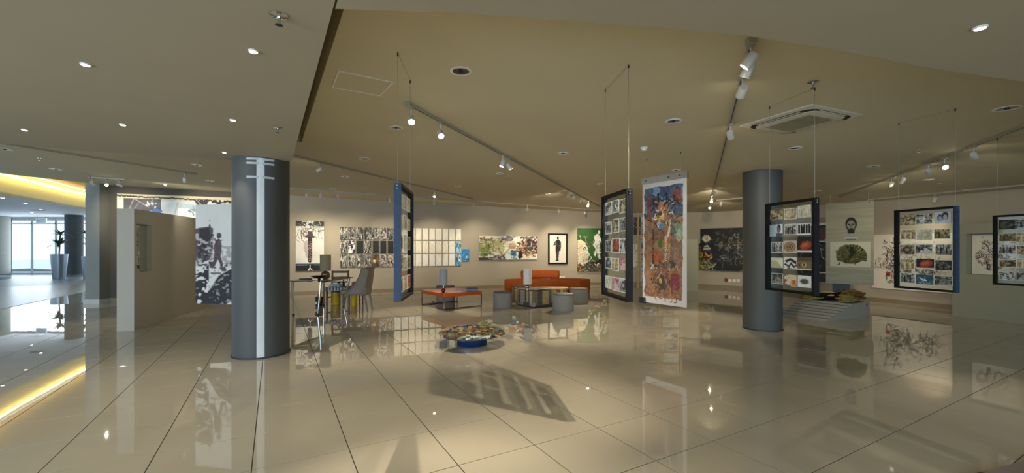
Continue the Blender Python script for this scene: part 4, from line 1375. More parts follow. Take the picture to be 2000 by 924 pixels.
# ------------------------------------------------------------------ bamboo rack behind the banner
M_BAM = mat('bamboo', 'cba96c', 0.45, var=0.2, scale=18)
bx0, bx1, by, bz0, bz1 = 3.84, 5.14, 12.9, 0.22, 2.5
bb = thing('bamboo_rack', 'tall bamboo pole rack holding pictures behind the painted banner', 'rack', ((bx0 + bx1) / 2, by, bz0))
bw = (bx1 - bx0) / 2
for x in (-bw, -0.03, 0.03 + 0.0, bw):
    prof = []
    for k in range(9):
        z = (bz1 - bz0) * k / 8
        prof += [(0.026, z), (0.026, z + 0.26 if k < 8 else z + 0.02), (0.032, z + 0.275 if k < 8 else z + 0.03)]
    put('pole', (MB().lathe(prof, 10, Matrix.Translation((x, 0, 0))), M_BAM, True), bb)
for k in range(7):
    z = 0.08 + k * 0.355
    put('rung', (MB().tube([(-bw - 0.06, 0.03, z), (bw + 0.06, 0.03, z)], 0.02, 8), M_BAM), bb)
kk = ['bw', 'sepia', 'bw', 'paper', 'red', 'bw', 'dark', 'bw', 'sepia', 'paper', 'bw', 'tan']
for k in range(6):
    for s_i, x in enumerate((-bw / 2 - 0.01, bw / 2 + 0.01)):
        cvp = photo_cv(500 + k * 2 + s_i, kk[k * 2 + s_i])
        put('picture', canvas_mesh('picture', cvp, 0.48, 0.27, 0.012, 'd8d0bc'), bb, (x, 0.0, 0.12 + k * 0.355))
wires(bb, (-bw, bw), bz1 - bz0, CZ, 0.002, 0.0)

# ------------------------------------------------------------------ furniture
M_ORANGE = mat('orange_fabric', 'c8621c', 0.8, var=0.1, scale=10, bump=0.1)
M_ORLAC = mat('orange_lacquer', 'd0601c', 0.25, var=0.03)
M_OTTO = mat('grey_felt', '938e84', 0.9, var=0.08, scale=30, bump=0.1)
M_OTOP = mat('brown_leather_top', '5f523f', 0.5, var=0.15, scale=14)


def sweep(path, prof, name='x'):
    """closed profile (side, up) swept along a horizontal path, rounded ends by shrinking"""
    P = [Vector(p) for p in path]
    rings = []
    n = len(P)
    for i, p in enumerate(P):
        t = (P[min(n - 1, i + 1)] - P[max(0, i - 1)]).normalized()
        s = Vector((t.y, -t.x))
        rings.append((p, s, t))
    out = []
    cu = sum(q[1] for q in prof) / len(prof)

    def ring(p, s, k, e):
        return [(p.x + s.x * a * k + 0, p.y + s.y * a * k, cu + (b - cu) * e) for a, b in prof]
    p, s, t = rings[0]
    for k, d in ((0.70, -0.0), (0.9, 0.02), (0.98, 0.05)):
        q = p + t * d
        out.append(ring(q, s, k, 0.86 + 0.14 * (k - 0.7) / 0.3))
    for p, s, t in rings[1:-1]:
        out.append(ring(p, s, 1, 1))
    p, s, t = rings[-1]
    for k, d in ((0.98, -0.05), (0.9, -0.02), (0.70, 0.0)):
        q = p + t * d
        out.append(ring(q, s, k, 0.86 + 0.14 * (k - 0.7) / 0.3))
    return MB().loft(out)


def rrect(w, h, r, z0=0.0, n=4):
    pts = []
    for cx, cy, a0 in ((w / 2 - r, h - r, 0), (-w / 2 + r, h - r, 90), (-w / 2 + r, r, 180), (w / 2 - r, r, 270)):
        for i in range(n + 1):
            a = math.radians(a0 + 90 * i / n)
            pts.append((cx + r * math.cos(a), cy + r * math.sin(a) + z0))
    return pts


sofa = thing('sofa', 'curved orange sofa bench with a separate back bolster', 'sofa', (0, 0, 0))
sp = catmull([(-0.02, 13.75), (0.45, 14.1), (1.15, 14.3), (1.85, 14.22), (2.4, 13.85)], 5)
put('seat', (sweep(sp, rrect(0.86, 0.38, 0.06, 0.03)), M_ORANGE, True), sofa)
put('base', (sweep(sp, rrect(0.7, 0.03, 0.008, 0.0)), M_DARK, True), sofa)
bp_ = catmull([(0.33, 14.42), (0.75, 14.58), (1.2, 14.64), (1.62, 14.56)], 5)
put('back_bolster', (sweep(bp_, rrect(0.26, 0.26, 0.07, 0.412)), M_ORANGE, True), sofa)
pt = FP(1078, 545.5, 0.41)
ph = put('booklet', (MB().rbox(-0.14, 0.14, -0.07, 0.07, 0, 0.02, 0.01), mat('violet_print', '9a86c4', 0.4, var=0.4, scale=20)), None, (1.12, 14.02, 0.411), (0, 0, 0.2))
tag(ph, 'small violet and white booklet lying on the orange sofa seat', 'booklet')


def ottoman(x, y, r, h, label, side=None, n=40):
    t = thing('ottoman', label, 'stool', (x, y, 0), 0, 'drum stools of the seating area')
    put('body', (MB().lathe([(r - 0.004, 0.0), (r, 0.01), (r, h - 0.03), (r - 0.008, h - 0.014)], n), side or M_OTTO, True), t)
    put('seat_top', (MB().lathe([(r - 0.006, h - 0.016), (r - 0.012, h - 0.002), (r * 0.7, h + 0.006), (0.002, h + 0.008)], n), M_OTOP, True), t)
    put('seam', (MB().tube([((r + 0.001) * math.cos(a), (r + 0.001) * math.sin(a), h - 0.028) for a in np.linspace(0, 2 * math.pi, n, endpoint=False)], 0.003, 5, True), mat('seam_grey', '5f5d57', 0.8)), t)
    return t


ottoman(-0.225, 10.35, 0.236, 0.385, 'grey drum stool standing alone left of the block coffee table')
ottoman(1.19, 9.87, 0.246, 0.39, 'grey drum stool nearest the viewer, in front of the block coffee table')
ottoman(1.765, 11.2, 0.246, 0.39, 'grey drum stool at the right end of the orange sofa')
ottoman(-1.83, 11.68, 0.255, 0.41, 'grey drum stool half hidden behind the orange coffee table')

# block coffee table: upright blocks of different timber around a dark plinth
M_BLK = [mat('block_%s' % n, c, 0.45, var=0.2, scale=20) for n, c in (('ochre', 'c2ab72'), ('umber', '776a58'), ('ash', 'aaa496'), ('slate', '5c5b57'), ('cream', 'd2c9ae'), ('brown', '8a745a'))]
ct = FP(1041, 601.5)
e1 = (FP(1020, 597.2) - ct).to_2d().normalized()
ang_c = math.atan2(-e1.x, e1.y)            # local +Y runs along the left side
bt = thing('coffee_table', 'square coffee table of upright timber blocks carrying the white lamp', 'table', (ct.x, ct.y, 0), ang_c)
S = 0.78
put('plinth', (MB().box(0.02, S - 0.02, 0.02, S - 0.02, 0.0, 0.06), M_DARK), bt)
put('core', (MB().box(0.03, S - 0.03, 0.03, S - 0.03, 0.06, 0.395), M_DARK), bt)
rr = random.Random(5)
nb_ = 11
for side in range(4):
    for i in range(nb_):
        w = S / nb_
        a = i * w
        d = rr.uniform(0.022, 0.032)
        zt, zl = 0.40 + rr.uniform(-0.008, 0.004), rr.choice([0.06, 0.10, 0.11])
        for zz0, zz1, mm in ((zl, zt, rr.choice(M_BLK)), (0.02, zl - 0.003, M_BLK[3] if rr.random() < 0.6 else M_BLK[2])):
            q = MB()
            x0_, x1_ = a + 0.002, a + w - 0.002
            if side == 0:
                q.box(x0_, x1_, -d + 0.03, 0.03, zz0, zz1)
            elif side == 1:
                q.box(S - 0.03, S - 0.03 + d, x0_, x1_, zz0, zz1)
            elif side == 2:
                q.box(x0_, x1_, S - 0.03, S - 0.03 + d, zz0, zz1)
            else:
                q.box(-d + 0.03, 0.03, x0_, x1_, zz0, zz1)
            put('block', (q, mm), bt)
put('top', (MB().box(0.0, S, 0.0, S, 0.397, 0.412), mat('slate_top', '33363d', 0.2, var=0.2, scale=9)), bt)
# striped drum stool and low golden table behind it
ds = ottoman(0.27, 11.62, 0.25, 0.41, 'striped timber-block drum stool with a brown top at the left of the block table', M_BLK[5])
for i in range(22):
    a = i / 22 * 2 * math.pi
    put('block', (MB().box(0.246, 0.262, -0.033, 0.033, 0.02, 0.37 + 0.01 * (i % 3)), M_BLK[(i * 5) % 6]), ds, None, (0, 0, a))
gt = thing('low_table', 'long low table with a golden timber top behind the block table', 'table', (1.05, 11.64, 0), 0.03)
put('top', (MB().loft([[(0.49 * math.copysign(abs(math.cos(a)) ** 0.6, math.cos(a)), 0.27 * math.copysign(abs(math.sin(a)) ** 0.6, math.sin(a)), z) for a in np.linspace(0, 2 * math.pi, 40, endpoint=False)] for z in (0.32, 0.36)]), mat('golden_timber', 'd0a860', 0.35, var=0.2, scale=8), True), gt)
for i in range(34):
    a = i / 34 * 2 * math.pi
    x = 0.45 * math.copysign(abs(math.cos(a)) ** 0.6, math.cos(a))
    y = 0.235 * math.copysign(abs(math.sin(a)) ** 0.6, math.sin(a))
    put('block', (MB().box(x - 0.03, x + 0.03, y - 0.02, y + 0.02, 0.0, 0.32), M_BLK[(i * 7) % 6]), gt)


def table_lamp(x, y, z, r, z_sh0, z_sh1, label, shade_m, base_kind, base_m):
    t = thing('table_lamp', label, 'lamp', (x, y, z))
    a, b = z_sh0 - z, z_sh1 - z
    if base_kind == 'ball':
        put('foot', (MB().lathe([(0.055, 0), (0.055, 0.008), (0.02, 0.014)], 20), base_m, True), t)
        put('base', (MB().lathe([(0.012, 0.012)] + [(0.05 * math.sin(q) + 0.002, 0.058 - 0.05 * math.cos(q)) for q in np.linspace(0.3, 2.85, 9)] + [(0.012, 0.11)], 20), base_m, True), t)
    else:
        put('base', (MB().lathe([(0.05, 0), (0.085, 0.02), (0.1, 0.08), (0.085, 0.14), (0.03, 0.18), (0.014, 0.19)], 24), base_m, True), t)
    put('stem', (MB().cyl(0, 0, 0.1 if base_kind == 'ball' else 0.185, a + 0.05, 0.008, 10), M_CHROME), t)
    put('lamp_shade', (MB().lathe([(r, a), (r, b), (r - 0.004, b), (r - 0.004, a), (r, a)], 32, caps=False), shade_m, True), t)
    put('shade_ring', (MB().lathe([(r - 0.004, a + 0.05), (r - 0.004, a + 0.054), (0.006, a + 0.054), (0.006, a + 0.05)], 20), M_WIRE), t)
    return t


table_lamp(0.385, 10.62, 0.413, 0.105, 0.54, 0.915, 'white cylinder lamp on a chrome ball, on the block coffee table', mat('white_shade', 'f6f4ee', 0.8, var=0.02), 'ball', M_CHROME)
# papers and a tray on the block table
for i, (dx, dy, rz, cl, lab) in enumerate(((0.16, 0.14, 0.3, '3a4a6a', 'dark blue brochure on the block coffee table, nearest the lamp'), (0.34, 0.12, -0.2, '2b2f3a', 'black brochure on the block coffee table, between the blue and the grey one'), (0.52, 0.2, 0.1, '8a94a4', 'pale grey brochure on the block coffee table, rightmost'))):
    p = bt.matrix_basis @ Vector((dx, dy, 0.4125))
    tag(put('brochure', (MB().rbox(-0.1, 0.1, -0.07, 0.07, 0, 0.012, 0.004), mat('brochure_' + cl, cl, 0.3, var=0.25, scale=30)), None, p, (0, 0, ang_c + rz)), lab, 'brochure')

# orange coffee table
fl, rl, ll = FP(867.7, 605.5).to_2d(), FP(940, 598).to_2d(), FP(843.5, 594).to_2d()
ux = (rl - fl)
uy = (ll - fl)
ang_o = math.atan2(ux.y, ux.x)
wx, wy = ux.length, uy.length
ot = thing('coffee_table', 'square orange lacquer coffee table on thin chrome legs', 'table', (fl.x, fl.y, 0), ang_o)
put('top', (MB().rbox(-0.015, wx + 0.015, -0.015, wy + 0.015, 0.295, 0.382, 0.012), M_ORLAC, True), ot)
for x in (0.0, wx):
    for y in (0.0, wy):
        put('leg', (MB().box(x - 0.011, x + 0.011, y - 0.011, y + 0.011, 0.0, 0.297), M_CHROME), ot)
for y in (0.0, wy):
    put('floor_bar', (MB().box(0.0, wx, y - 0.009, y + 0.009, 0.004, 0.022), mat('dark_bar', '3a332c', 0.3, 0.4)), ot)
p = FP(866, 571.5, 0.383)
table_lamp(p.x, p.y, 0.3825, 0.093, 0.56, 0.93, 'grey cylinder lamp with a red ball base on the orange table', mat('grey_shade', 'a9afb2', 0.8, var=0.02), 'ball', mat('red_glass', '8a2a12', 0.08, 0.5, var=0.1))
for i in range(4):
    p = FP(921, 569, 0.383)
    cl = ['6a6a9a', '8a86b4', '3a3a4a', '2f3440'][i]
    tag(put('magazine', (MB().rbox(-0.145, 0.145, -0.1, 0.1, 0, 0.022, 0.004), mat('magazine_' + cl, cl, 0.35, var=0.2, scale=25)), None, (p.x, p.y + 0.1, 0.3825 + 0.0225 * i), (0, 0, 0.1 + 0.12 * math.sin(i * 2.1))),
        '%s magazine in the pile on the orange table, %s' % (['violet-grey', 'lavender', 'charcoal', 'black'][i], ['lowest', 'second from the bottom', 'third from the bottom', 'topmost'][i]), 'magazine', 'magazines on the orange table')
for k_, (q, lab) in enumerate((((897, 570), 'small white card lying on the middle of the orange table'),)):
    p = FP(q[0], q[1], 0.383)
    tag(put('card', (MB().rbox(-0.05, 0.05, -0.035, 0.035, 0, 0.006, 0.004), M_WHITE), None, (p.x, p.y, 0.3825), (0, 0, 0.5)), lab, 'card')
# cable on the floor behind the orange table
pts = [FP(839, 595, 0.008), FP(846, 594, 0.008), FP(850, 591, 0.008), FP(847, 589, 0.008), FP(843, 591, 0.008), FP(849, 595.5, 0.008)]
tag(put('lamp_cable', (MB().tube(catmull([tuple(q) for q in pts], 4), 0.007, 6), M_DARK)), 'black lamp cable looped on the floor by the orange table', 'cable')

# glass desk
DZ = 0.735
FRc, BRc, FLc = FP(626, 550, DZ).to_2d(), FP(690, 541, DZ).to_2d(), Vector((-4.86, 9.18))
BLc = FLc + (BRc - FRc)
dk_c = (FRc + BLc) / 2
ds_ = thing('glass_desk', 'glass-topped desk on chrome legs right of the taped column', 'desk', (dk_c.x, dk_c.y, 0))
loc2 = lambda p: (p.x - dk_c.x, p.y - dk_c.y)
put('glass_top', (MB().prism([loc2(FRc), loc2(BRc), loc2(BLc), loc2(FLc)], DZ - 0.012, DZ), glass_mat('desk_glass', (0.72, 0.80, 0.76), 1.0)), ds_)
ed = MB()
cs = [FRc, BRc, BLc, FLc]
for a, b in zip(cs, cs[1:] + cs[:1]):
    ed.tube([(*loc2(a), DZ - 0.006), (*loc2(b), DZ - 0.006)], 0.006, 6)
put('glass_edge', (ed, mat('glass_edge_green', '2f3a33', 0.15)), ds_)
for top_c, foot in ((FRc, FP(621, 616)), (FLc, FP(572.5, 616)), (BRc, FP(671.5, 600)), (BLc, None)):
    inn = dk_c + (top_c - dk_c) * 0.86
    ft = foot.to_2d() if foot else dk_c + (top_c - dk_c) * 0.93
    lg = put('leg', (MB().tube([(*loc2(ft), 0.03), (*loc2(ft.lerp(inn, 0.7)), 0.45), (*loc2(inn), DZ - 0.013)], 0.017, 12, r1=0.03), M_CHROME, True), ds_)
    put('foot', (MB().cyl(*loc2(ft), 0.0, 0.035, 0.02, 12), M_DARK, True), lg)
put('under_rail', (MB().tube([(*loc2(dk_c + (FRc - dk_c) * 0.86), DZ - 0.03), (*loc2(dk_c + (BRc - dk_c) * 0.86), DZ - 0.03)], 0.012, 8).tube([(*loc2(dk_c + (FLc - dk_c) * 0.86), DZ - 0.03), (*loc2(dk_c + (BLc - dk_c) * 0.86), DZ - 0.03)], 0.012, 8), M_CHROME), ds_)
p = FP(622, 547.5, DZ)
bo = thing('bowl', 'shallow black dish on a small foot, on the glass desk', 'bowl', (-4.27, 9.4, DZ + 0.001))
put('dish', (MB().lathe([(0.03, 0.03), (0.09, 0.045), (0.185, 0.088), (0.19, 0.092), (0.09, 0.055), (0.004, 0.045)], 32), mat('black_ceramic', '1f1c1a', 0.25), True), bo)
put('foot', (MB().lathe([(0.05, 0), (0.03, 0.012), (0.026, 0.032)], 20), mat('black_ceramic', '1f1c1a', 0.25), True), bo)
p = FP(634, 547, DZ)
table_lamp(-4.29, 9.76, DZ + 0.001, 0.118, 0.925, 1.29, 'beige cylinder lamp with an amber glass base on the glass desk', mat('beige_shade', 'b5ab8e', 0.8, var=0.02), 'jar', mat('amber_glass', '8a7350', 0.1, 0.2, var=0.2))
for i, (q, rz, cl, lab) in enumerate((((588, 547.5), 0.2, 'd8d6cc', 'white sheet of paper on the glass desk, nearest the column'), ((604, 547.8), -0.1, 'cfd6d6', 'pale paper on the glass desk beside the black dish'), ((597, 545.2), 0.5, '55604f', 'dark green folder lying on the glass desk'))):
    p = FP(q[0], q[1], DZ)
    tag(put('paper', (MB().rbox(-0.13, 0.13, -0.095, 0.095, 0, 0.006 if i < 2 else 0.014, 0.003), mat('paper_' + cl, cl, 0.6)), None, (p.x, p.y, DZ + 0.001), (0, 0, rz)), lab, 'paper' if i < 2 else 'folder')

# grey upholstered chair, facing the desk (to the left)
M_UPH = mat('taupe_leather', '8a8072', 0.5, var=0.05, scale=12)
gc = thing('upholstered_chair', 'taupe upholstered chair with a curved back pushed up to the desk', 'chair', (-3.55, 9.68, 0), math.pi + 0.05)
# local +X = front
put('seat', (MB().rbox(-0.22, 0.30, -0.235, 0.235, 0.40, 0.515, 0.05), M_UPH, True), gc)
rings = []
nz_, na = 12, 21
for i in range(nz_ + 1):
    t = i / nz_
    z = 0.395 + 0.605 * t
    lean = -0.03 - 0.09 * t
    wing = 0.30 * (1 - t) ** 2.2 + 0.13
    hw_ = 0.245 - 0.035 * t
    ring = []
    for j in range(na):
        s = -1 + 2 * j / (na - 1)
        a = abs(s)
        x = -0.235 + lean + (wing * max(0, (a - 0.55) / 0.45) ** 1.0) + 0.05 * a * a
        y = math.copysign(min(hw_, hw_ * min(1, a / 0.62) ** 0.9), s)
        ring.append((x, y, z))
    rings.append(ring)
shell = MB().loft(rings, closed=False, caps=False).mesh('backrest', M_UPH, True)
so = put('backrest', shell, gc)
md = so.modifiers.new('thickness', 'SOLIDIFY')
md.thickness = 0.055
md.offset = 0
for x, y, dx in ((0.25, 0.19, 0.0), (0.25, -0.19, 0.0), (-0.24, 0.19, -0.07), (-0.24, -0.19, -0.07)):
    put('leg', (MB().loft([[(x + dx - 0.013, y - 0.013, 0), (x + dx + 0.013, y - 0.013, 0), (x + dx + 0.013, y + 0.013, 0), (x + dx - 0.013, y + 0.013, 0)], [(x - 0.02, y - 0.02, 0.405), (x + 0.02, y - 0.02, 0.405), (x + 0.02, y + 0.02, 0.405), (x - 0.02, y + 0.02, 0.405)]]), mat('grey_timber_leg', '6e645c', 0.4)), gc)

# dark wooden chair behind, with a striped cloth and odds and ends on it
M_WOOD = mat('dark_wood', '6d4f38', 0.45, var=0.25, scale=14)
wc = thing('wooden_chair', 'dark wooden ladder-back chair with a striped cloth over its seat', 'chair', (-4.46, 10.86, 0), 0.12)
for x in (-0.2, 0.2):
    put('leg', (MB().box(x - 0.02, x + 0.02, -0.22, -0.18, 0, 0.42), M_WOOD), wc)
    put('back_post', (MB().loft([[(x - 0.02, 0.18 + o, z), (x + 0.02, 0.18 + o, z), (x + 0.02, 0.22 + o, z), (x - 0.02, 0.22 + o, z)] for z, o in ((0, 0.03), (0.42, 0), (0.86, 0.06))]), M_WOOD), wc)
for z0_, z1_ in ((0.79, 0.85), (0.66, 0.70), (0.54, 0.575)):
    put('back_slat', (MB().box(-0.18, 0.18, 0.2 + (z0_ - 0.42) * 0.13, 0.22 + (z0_ - 0.42) * 0.13, z0_, z1_), M_WOOD), wc)
put('seat', (MB().rbox(-0.22, 0.22, -0.22, 0.2, 0.42, 0.45, 0.01), M_WOOD), wc)
put('stretcher', (MB().box(-0.2, -0.18, -0.18, 0.18, 0.18, 0.205).box(0.18, 0.2, -0.18, 0.18, 0.18, 0.205), M_WOOD), wc)
cl = wc
for i in range(13):
    x = -0.245 + i * 0.037
    put('cloth_stripe', (MB().box(x, x + 0.037, -0.245, 0.18, 0.451, 0.456).box(x, x + 0.037, -0.247, -0.243, 0.375 + 0.006 * (i % 2), 0.456), mat('stripe_blue', '54608a', 0.9) if i % 2 else mat('stripe_white', 'd6d8dc', 0.9)), wc)
ck = lambda x, y, z: wc.matrix_basis @ Vector((x, y, z))
tag(put('box', (MB().rbox(-0.14, 0.14, -0.06, 0.06, 0, 0.07, 0.01), mat('pale_carton', 'c9d2d2', 0.5, var=0.15, scale=25)), None, ck(-0.07, 0.06, 0.457), (0, 0, 0.1)), 'pale grey carton on the wooden chair seat', 'box')
jb_ = thing('bottle', 'light blue jar with a dark lid on the wooden chair seat', 'jar', ck(0.05, -0.08, 0.457))
put('body', (MB().lathe([(0.045, 0), (0.05, 0.01), (0.05, 0.08), (0.03, 0.095)], 18), mat('blue_glass_jar', '9ac4e0', 0.15), True), jb_)
put('lid', (MB().lathe([(0.034, 0.094), (0.034, 0.125)], 18), M_DARK), jb_)
jc_ = thing('bottle', 'small black bottle beside the blue jar on the wooden chair seat', 'bottle', ck(0.15, -0.02, 0.457))
put('body', (MB().lathe([(0.03, 0), (0.032, 0.1), (0.014, 0.125), (0.014, 0.16)], 16), M_DARK, True), jc_)
put('cap', (MB().lathe([(0.016, 0.155), (0.016, 0.18)], 12), M_DARK), jc_)
rb = FP(686, 565, 0.47)
bs = thing('side_stool', 'small grey pedestal stool between the wooden and upholstered chairs', 'stool', (-4.02, 10.95, 0))
put('top', (MB().rbox(-0.16, 0.16, -0.14, 0.14, 0.44, 0.465, 0.01), M_WOOD), bs)
for x in (-0.13, 0.13):
    for y in (-0.11, 0.11):
        put('leg', (MB().box(x - 0.014, x + 0.014, y - 0.014, y + 0.014, 0, 0.44), M_WOOD), bs)
tag(put('patterned_ball', (MB().lathe([(0.004 + 0.06 * math.sin(q), 0.06 - 0.06 * math.cos(q)) for q in np.linspace(0.02, 3.12, 12)], 20), mat('red_white_pattern', 'b8686a', 0.5, var=0.6, scale=22), True), None, (-4.06, 10.92, 0.466)), 'red and white patterned ball on the small stool behind the desk', 'ball')
tag(put('white_box', (MB().rbox(-0.06, 0.06, -0.05, 0.05, 0, 0.09, 0.008), M_WHITE), None, (-3.93, 11.0, 0.466)), 'little white box beside the patterned ball', 'box')
yd = thing('yellow_canister', 'yellow and brown canister on the floor under the wooden chair', 'canister', ck(-0.05, 0.02, 0))
put('body', (MB().lathe([(0.11, 0), (0.115, 0.02), (0.115, 0.30), (0.10, 0.315)], 24), mat('yellow_paint', 'c9a418', 0.4, var=0.15), True), yd)
put('lid', (MB().lathe([(0.118, 0.31), (0.118, 0.335), (0.03, 0.345)], 24), M_WOOD, True), yd)
yc = thing('yellow_canister', 'bright yellow canister on the floor behind the upholstered chair', 'canister', (-3.93, 10.55, 0))
put('body', (MB().lathe([(0.07, 0), (0.075, 0.02), (0.075, 0.26), (0.06, 0.28)], 20), mat('bright_yellow_paint', 'd8ae12', 0.4, var=0.1), True), yc)
put('lid', (MB().lathe([(0.05, 0.278), (0.05, 0.30)], 20), mat('bright_yellow_paint', 'd8ae12', 0.4)), yc)
bg = thing('black_bag', 'small black and white object on the floor left of the wooden chair', 'bag', (-4.78, 10.52, 0))
put('body', (MB().rbox(-0.07, 0.07, -0.08, 0.08, 0.0, 0.24, 0.04), mat('black_nylon', '1c1c1e', 0.6), True), bg)
put('handle', (MB().tube([(-0.03, 0, 0.235), (-0.03, 0, 0.29), (0.03, 0, 0.29), (0.03, 0, 0.235)], 0.008, 6), mat('black_nylon', '1c1c1e', 0.6)), bg)
put('patch', (MB().box(-0.06, -0.01, -0.083, -0.079, 0.06, 0.12), M_WHITE), bg)

# ------------------------------------------------------------------ mosaic-topped low table
mt = thing('mosaic_table', 'low round table with a ragged mosaic top on a cobalt blue drum', 'table', (-0.604, 6.40, 0), 0)
put('base', (MB().lathe([(0.225, 0), (0.228, 0.005), (0.228, 0.155)], 40), mat('cobalt_blue', '12305e', 0.3, var=0.06), True), mt)
rr = random.Random(9)
rim = []
for i in range(64):
    a = i / 64 * 2 * math.pi
    q = 1 + 0.035 * math.sin(3 * a + 1) + rr.uniform(-0.03, 0.03)
    rim.append((0.475 * q * math.cos(a), 0.52 * q * math.sin(a)))
put('slab', (MB().prism(rim, 0.155, 0.175), mat('mosaic_bed', '4a463c', 0.6)), mt)
MOS = [mat('chip_%s' % n, c, 0.22, var=0.25, scale=30) for n, c in (('brown', '5a4028'), ('gold', 'a08440'), ('black', '22201e'), ('teal', '5a7a74'), ('sand', 'b49a70'), ('rust', '6e4630'), ('olive', '5e6238'), ('pale', 'c9cfc8'), ('plum', '4c3a3e'))]
chips = []
for i, m in enumerate(MOS):
    r = random.Random(40 + i)
    n = r.randint(5, 7)
    pts = [(0.046 * r.uniform(0.75, 1.1) * math.cos(2 * math.pi * k / n + r.uniform(-.2, .2)), 0.032 * r.uniform(0.75, 1.1) * math.sin(2 * math.pi * k / n + r.uniform(-.2, .2))) for k in range(n)]
    chips.append(MB().prism(pts, 0.0, 0.016).mesh('chip', m))
placed = []
tries = 0
while len(placed) < 240 and tries < 9000:
    tries += 1
    a, q = rr.uniform(0, 6.283), math.sqrt(rr.uniform(0, 1))
    x, y = 0.465 * q * math.cos(a), 0.51 * q * math.sin(a)
    if any((x - u) ** 2 / 0.062 ** 2 + (y - v) ** 2 / 0.046 ** 2 < 0.62 for u, v in placed):
        continue
    placed.append((x, y))
    front = y < -0.28 and -0.1 < x < 0.3
    ci = rr.choice([3, 7, 3, 6, 7]) if front else rr.choice([0, 0, 1, 2, 4, 5, 5, 6, 8, 3])
    put('chip', chips[ci], mt, (x, y, 0.172 + rr.uniform(0, 0.006)), (rr.uniform(-.12, .12), rr.uniform(-.12, .12), rr.uniform(0, 6.28)), (rr.uniform(0.9, 1.35),) * 2 + (1.0,))

# ------------------------------------------------------------------ stepped plinth with vessel and ropes
c0 = FP(1615, 628).to_2d()
v_ = Vector((0.891, 0.4545))
u_ = Vector((-0.4545, 0.891))
sp_ = thing('stepped_plinth', 'grey stepped plinth beside the slate column, steps rising to the right', 'plinth', (c0.x, c0.y, 0), math.atan2(v_.y, v_.x))
Ls, Wd, Ht, ns_ = 1.66, 0.98, 0.29, 6
M_PL = mat('plinth_paint', '9a978c', 0.6, var=0.03)
for i in range(ns_):
    x_s = 0.153 * i
    put('step', (MB().box(x_s, x_s + 0.153 if i < ns_ - 1 else 0.92, 0, Wd, 0, Ht * (i + 1) / (ns_ + 1)), M_PL), sp_)
put('platform', (MB().box(0.92, Ls, 0, Wd, 0, Ht), M_PL), sp_)
put('vent_slot', (MB().box(Ls - 0.14, Ls - 0.10, -0.002, 0.01, 0.2, 0.26), M_DARK), sp_)
pw = lambda x, y, z: sp_.matrix_basis @ Vector((x, y, z))
# vessel
vs_ = thing('vessel', 'long black boat-shaped vessel on the stepped plinth', 'vessel', pw(1.27, 0.62, Ht + 0.001), math.radians(-10))
rings = []
for z, L_, W_ in ((0.0, 0.22, 0.11), (0.06, 0.28, 0.14), (0.13, 0.34, 0.16), (0.17, 0.37, 0.17), (0.165, 0.34, 0.145), (0.06, 0.22, 0.09)):
    rings.append([(L_ * math.copysign(abs(math.cos(a)) ** 0.7, math.cos(a)), W_ * math.copysign(abs(math.sin(a)) ** 0.8, math.sin(a)), z) for a in np.linspace(0, 2 * math.pi, 28, endpoint=False)])
put('hull', (MB().loft(rings), mat('black_vessel', '1d1815', 0.3, var=0.2), True), vs_)
put('contents', (MB().lathe([(0.0015, 0.185), (0.1, 0.18), (0.16, 0.15), (0.17, 0.1)], 20), mat('pale_straw', 'c2a97e', 0.8, var=0.3, scale=30, bump=0.4), True), vs_)


def rope_pile(name, label, cx, cy, spread, hgt, n, seed, m, r=0.014):
    rr = random.Random(seed)
    t = thing(name, label, 'rope', pw(cx, cy, Ht + 0.001))
    for i in range(n):
        rad = spread * rr.uniform(0.35, 0.8)
        ox, oy = rr.uniform(-0.3, 0.3) * spread, rr.uniform(-0.3, 0.3) * spread
        zb = hgt * i / n * rr.uniform(0.5, 1.0)
        a0_ = rr.uniform(0, 6.28)
        pts = []
        for k in range(22):
            a = a0_ + 2 * math.pi * k / 22
            q = rad * (1 + 0.22 * math.sin(3 * a + i) + 0.12 * math.sin(5 * a + 2 * i))
            pts.append((ox + q * math.cos(a) * 1.25, oy + q * math.sin(a), r + zb * (1 - 0.4 * q / spread) + 0.02 * abs(math.sin(2 * a + i))))
        put('coil', (MB().tube(pts, r, 6, True), m, True), t)
    return t


M_ROPE = mat('green_rope', '8a7d34', 0.8, var=0.3, scale=40)
M_ROPEB = mat('brown_rope', '6a5426', 0.8, var=0.3, scale=40)
rope_pile('rope_coil', 'large pile of brown rope on the right of the stepped plinth', 1.46, 0.25, 0.19, 0.33, 24, 3, M_ROPEB, 0.018)
rope_pile('rope_coil', 'green rope coil in front of the black vessel', 1.08, 0.17, 0.15, 0.19, 15, 4, M_ROPE, 0.017)
rope_pile('rope_coil', 'loose strands of green rope left of the black vessel', 1.02, 0.80, 0.17, 0.06, 9, 5, M_ROPE, 0.016)
# small blue-grey box against the wall behind the plinth
q = Vector(((1643 - 1000) / F * 11.2, 11.2))
tag(put('box', (MB().rbox(-0.18, 0.18, -0.12, 0.12, 0, 0.56, 0.008), mat('slate_box', '4f5a66', 0.5)), None, (q.x, q.y, 0), (0, 0, -0.7)), 'small slate-blue box standing behind the stepped plinth', 'box')

# ------------------------------------------------------------------ wall switches and sockets
def plate(px, py, m, label, w=0.085):
    c, ang, W = on_wall(px - 2, px + 2, 0.006)
    t = thing('wall_socket', label, 'socket', (c.x, c.y, ZY(py, c.y)), ang, 'sockets on the gallery wall')
    put('plate', (MB().rbox(-w / 2, w / 2, -0.006, 0.006, -w / 2, w / 2, 0.003), m), t)
    put('rocker', (MB().box(-0.018, 0.018, -0.009, -0.005, -0.022, 0.022), m), t)


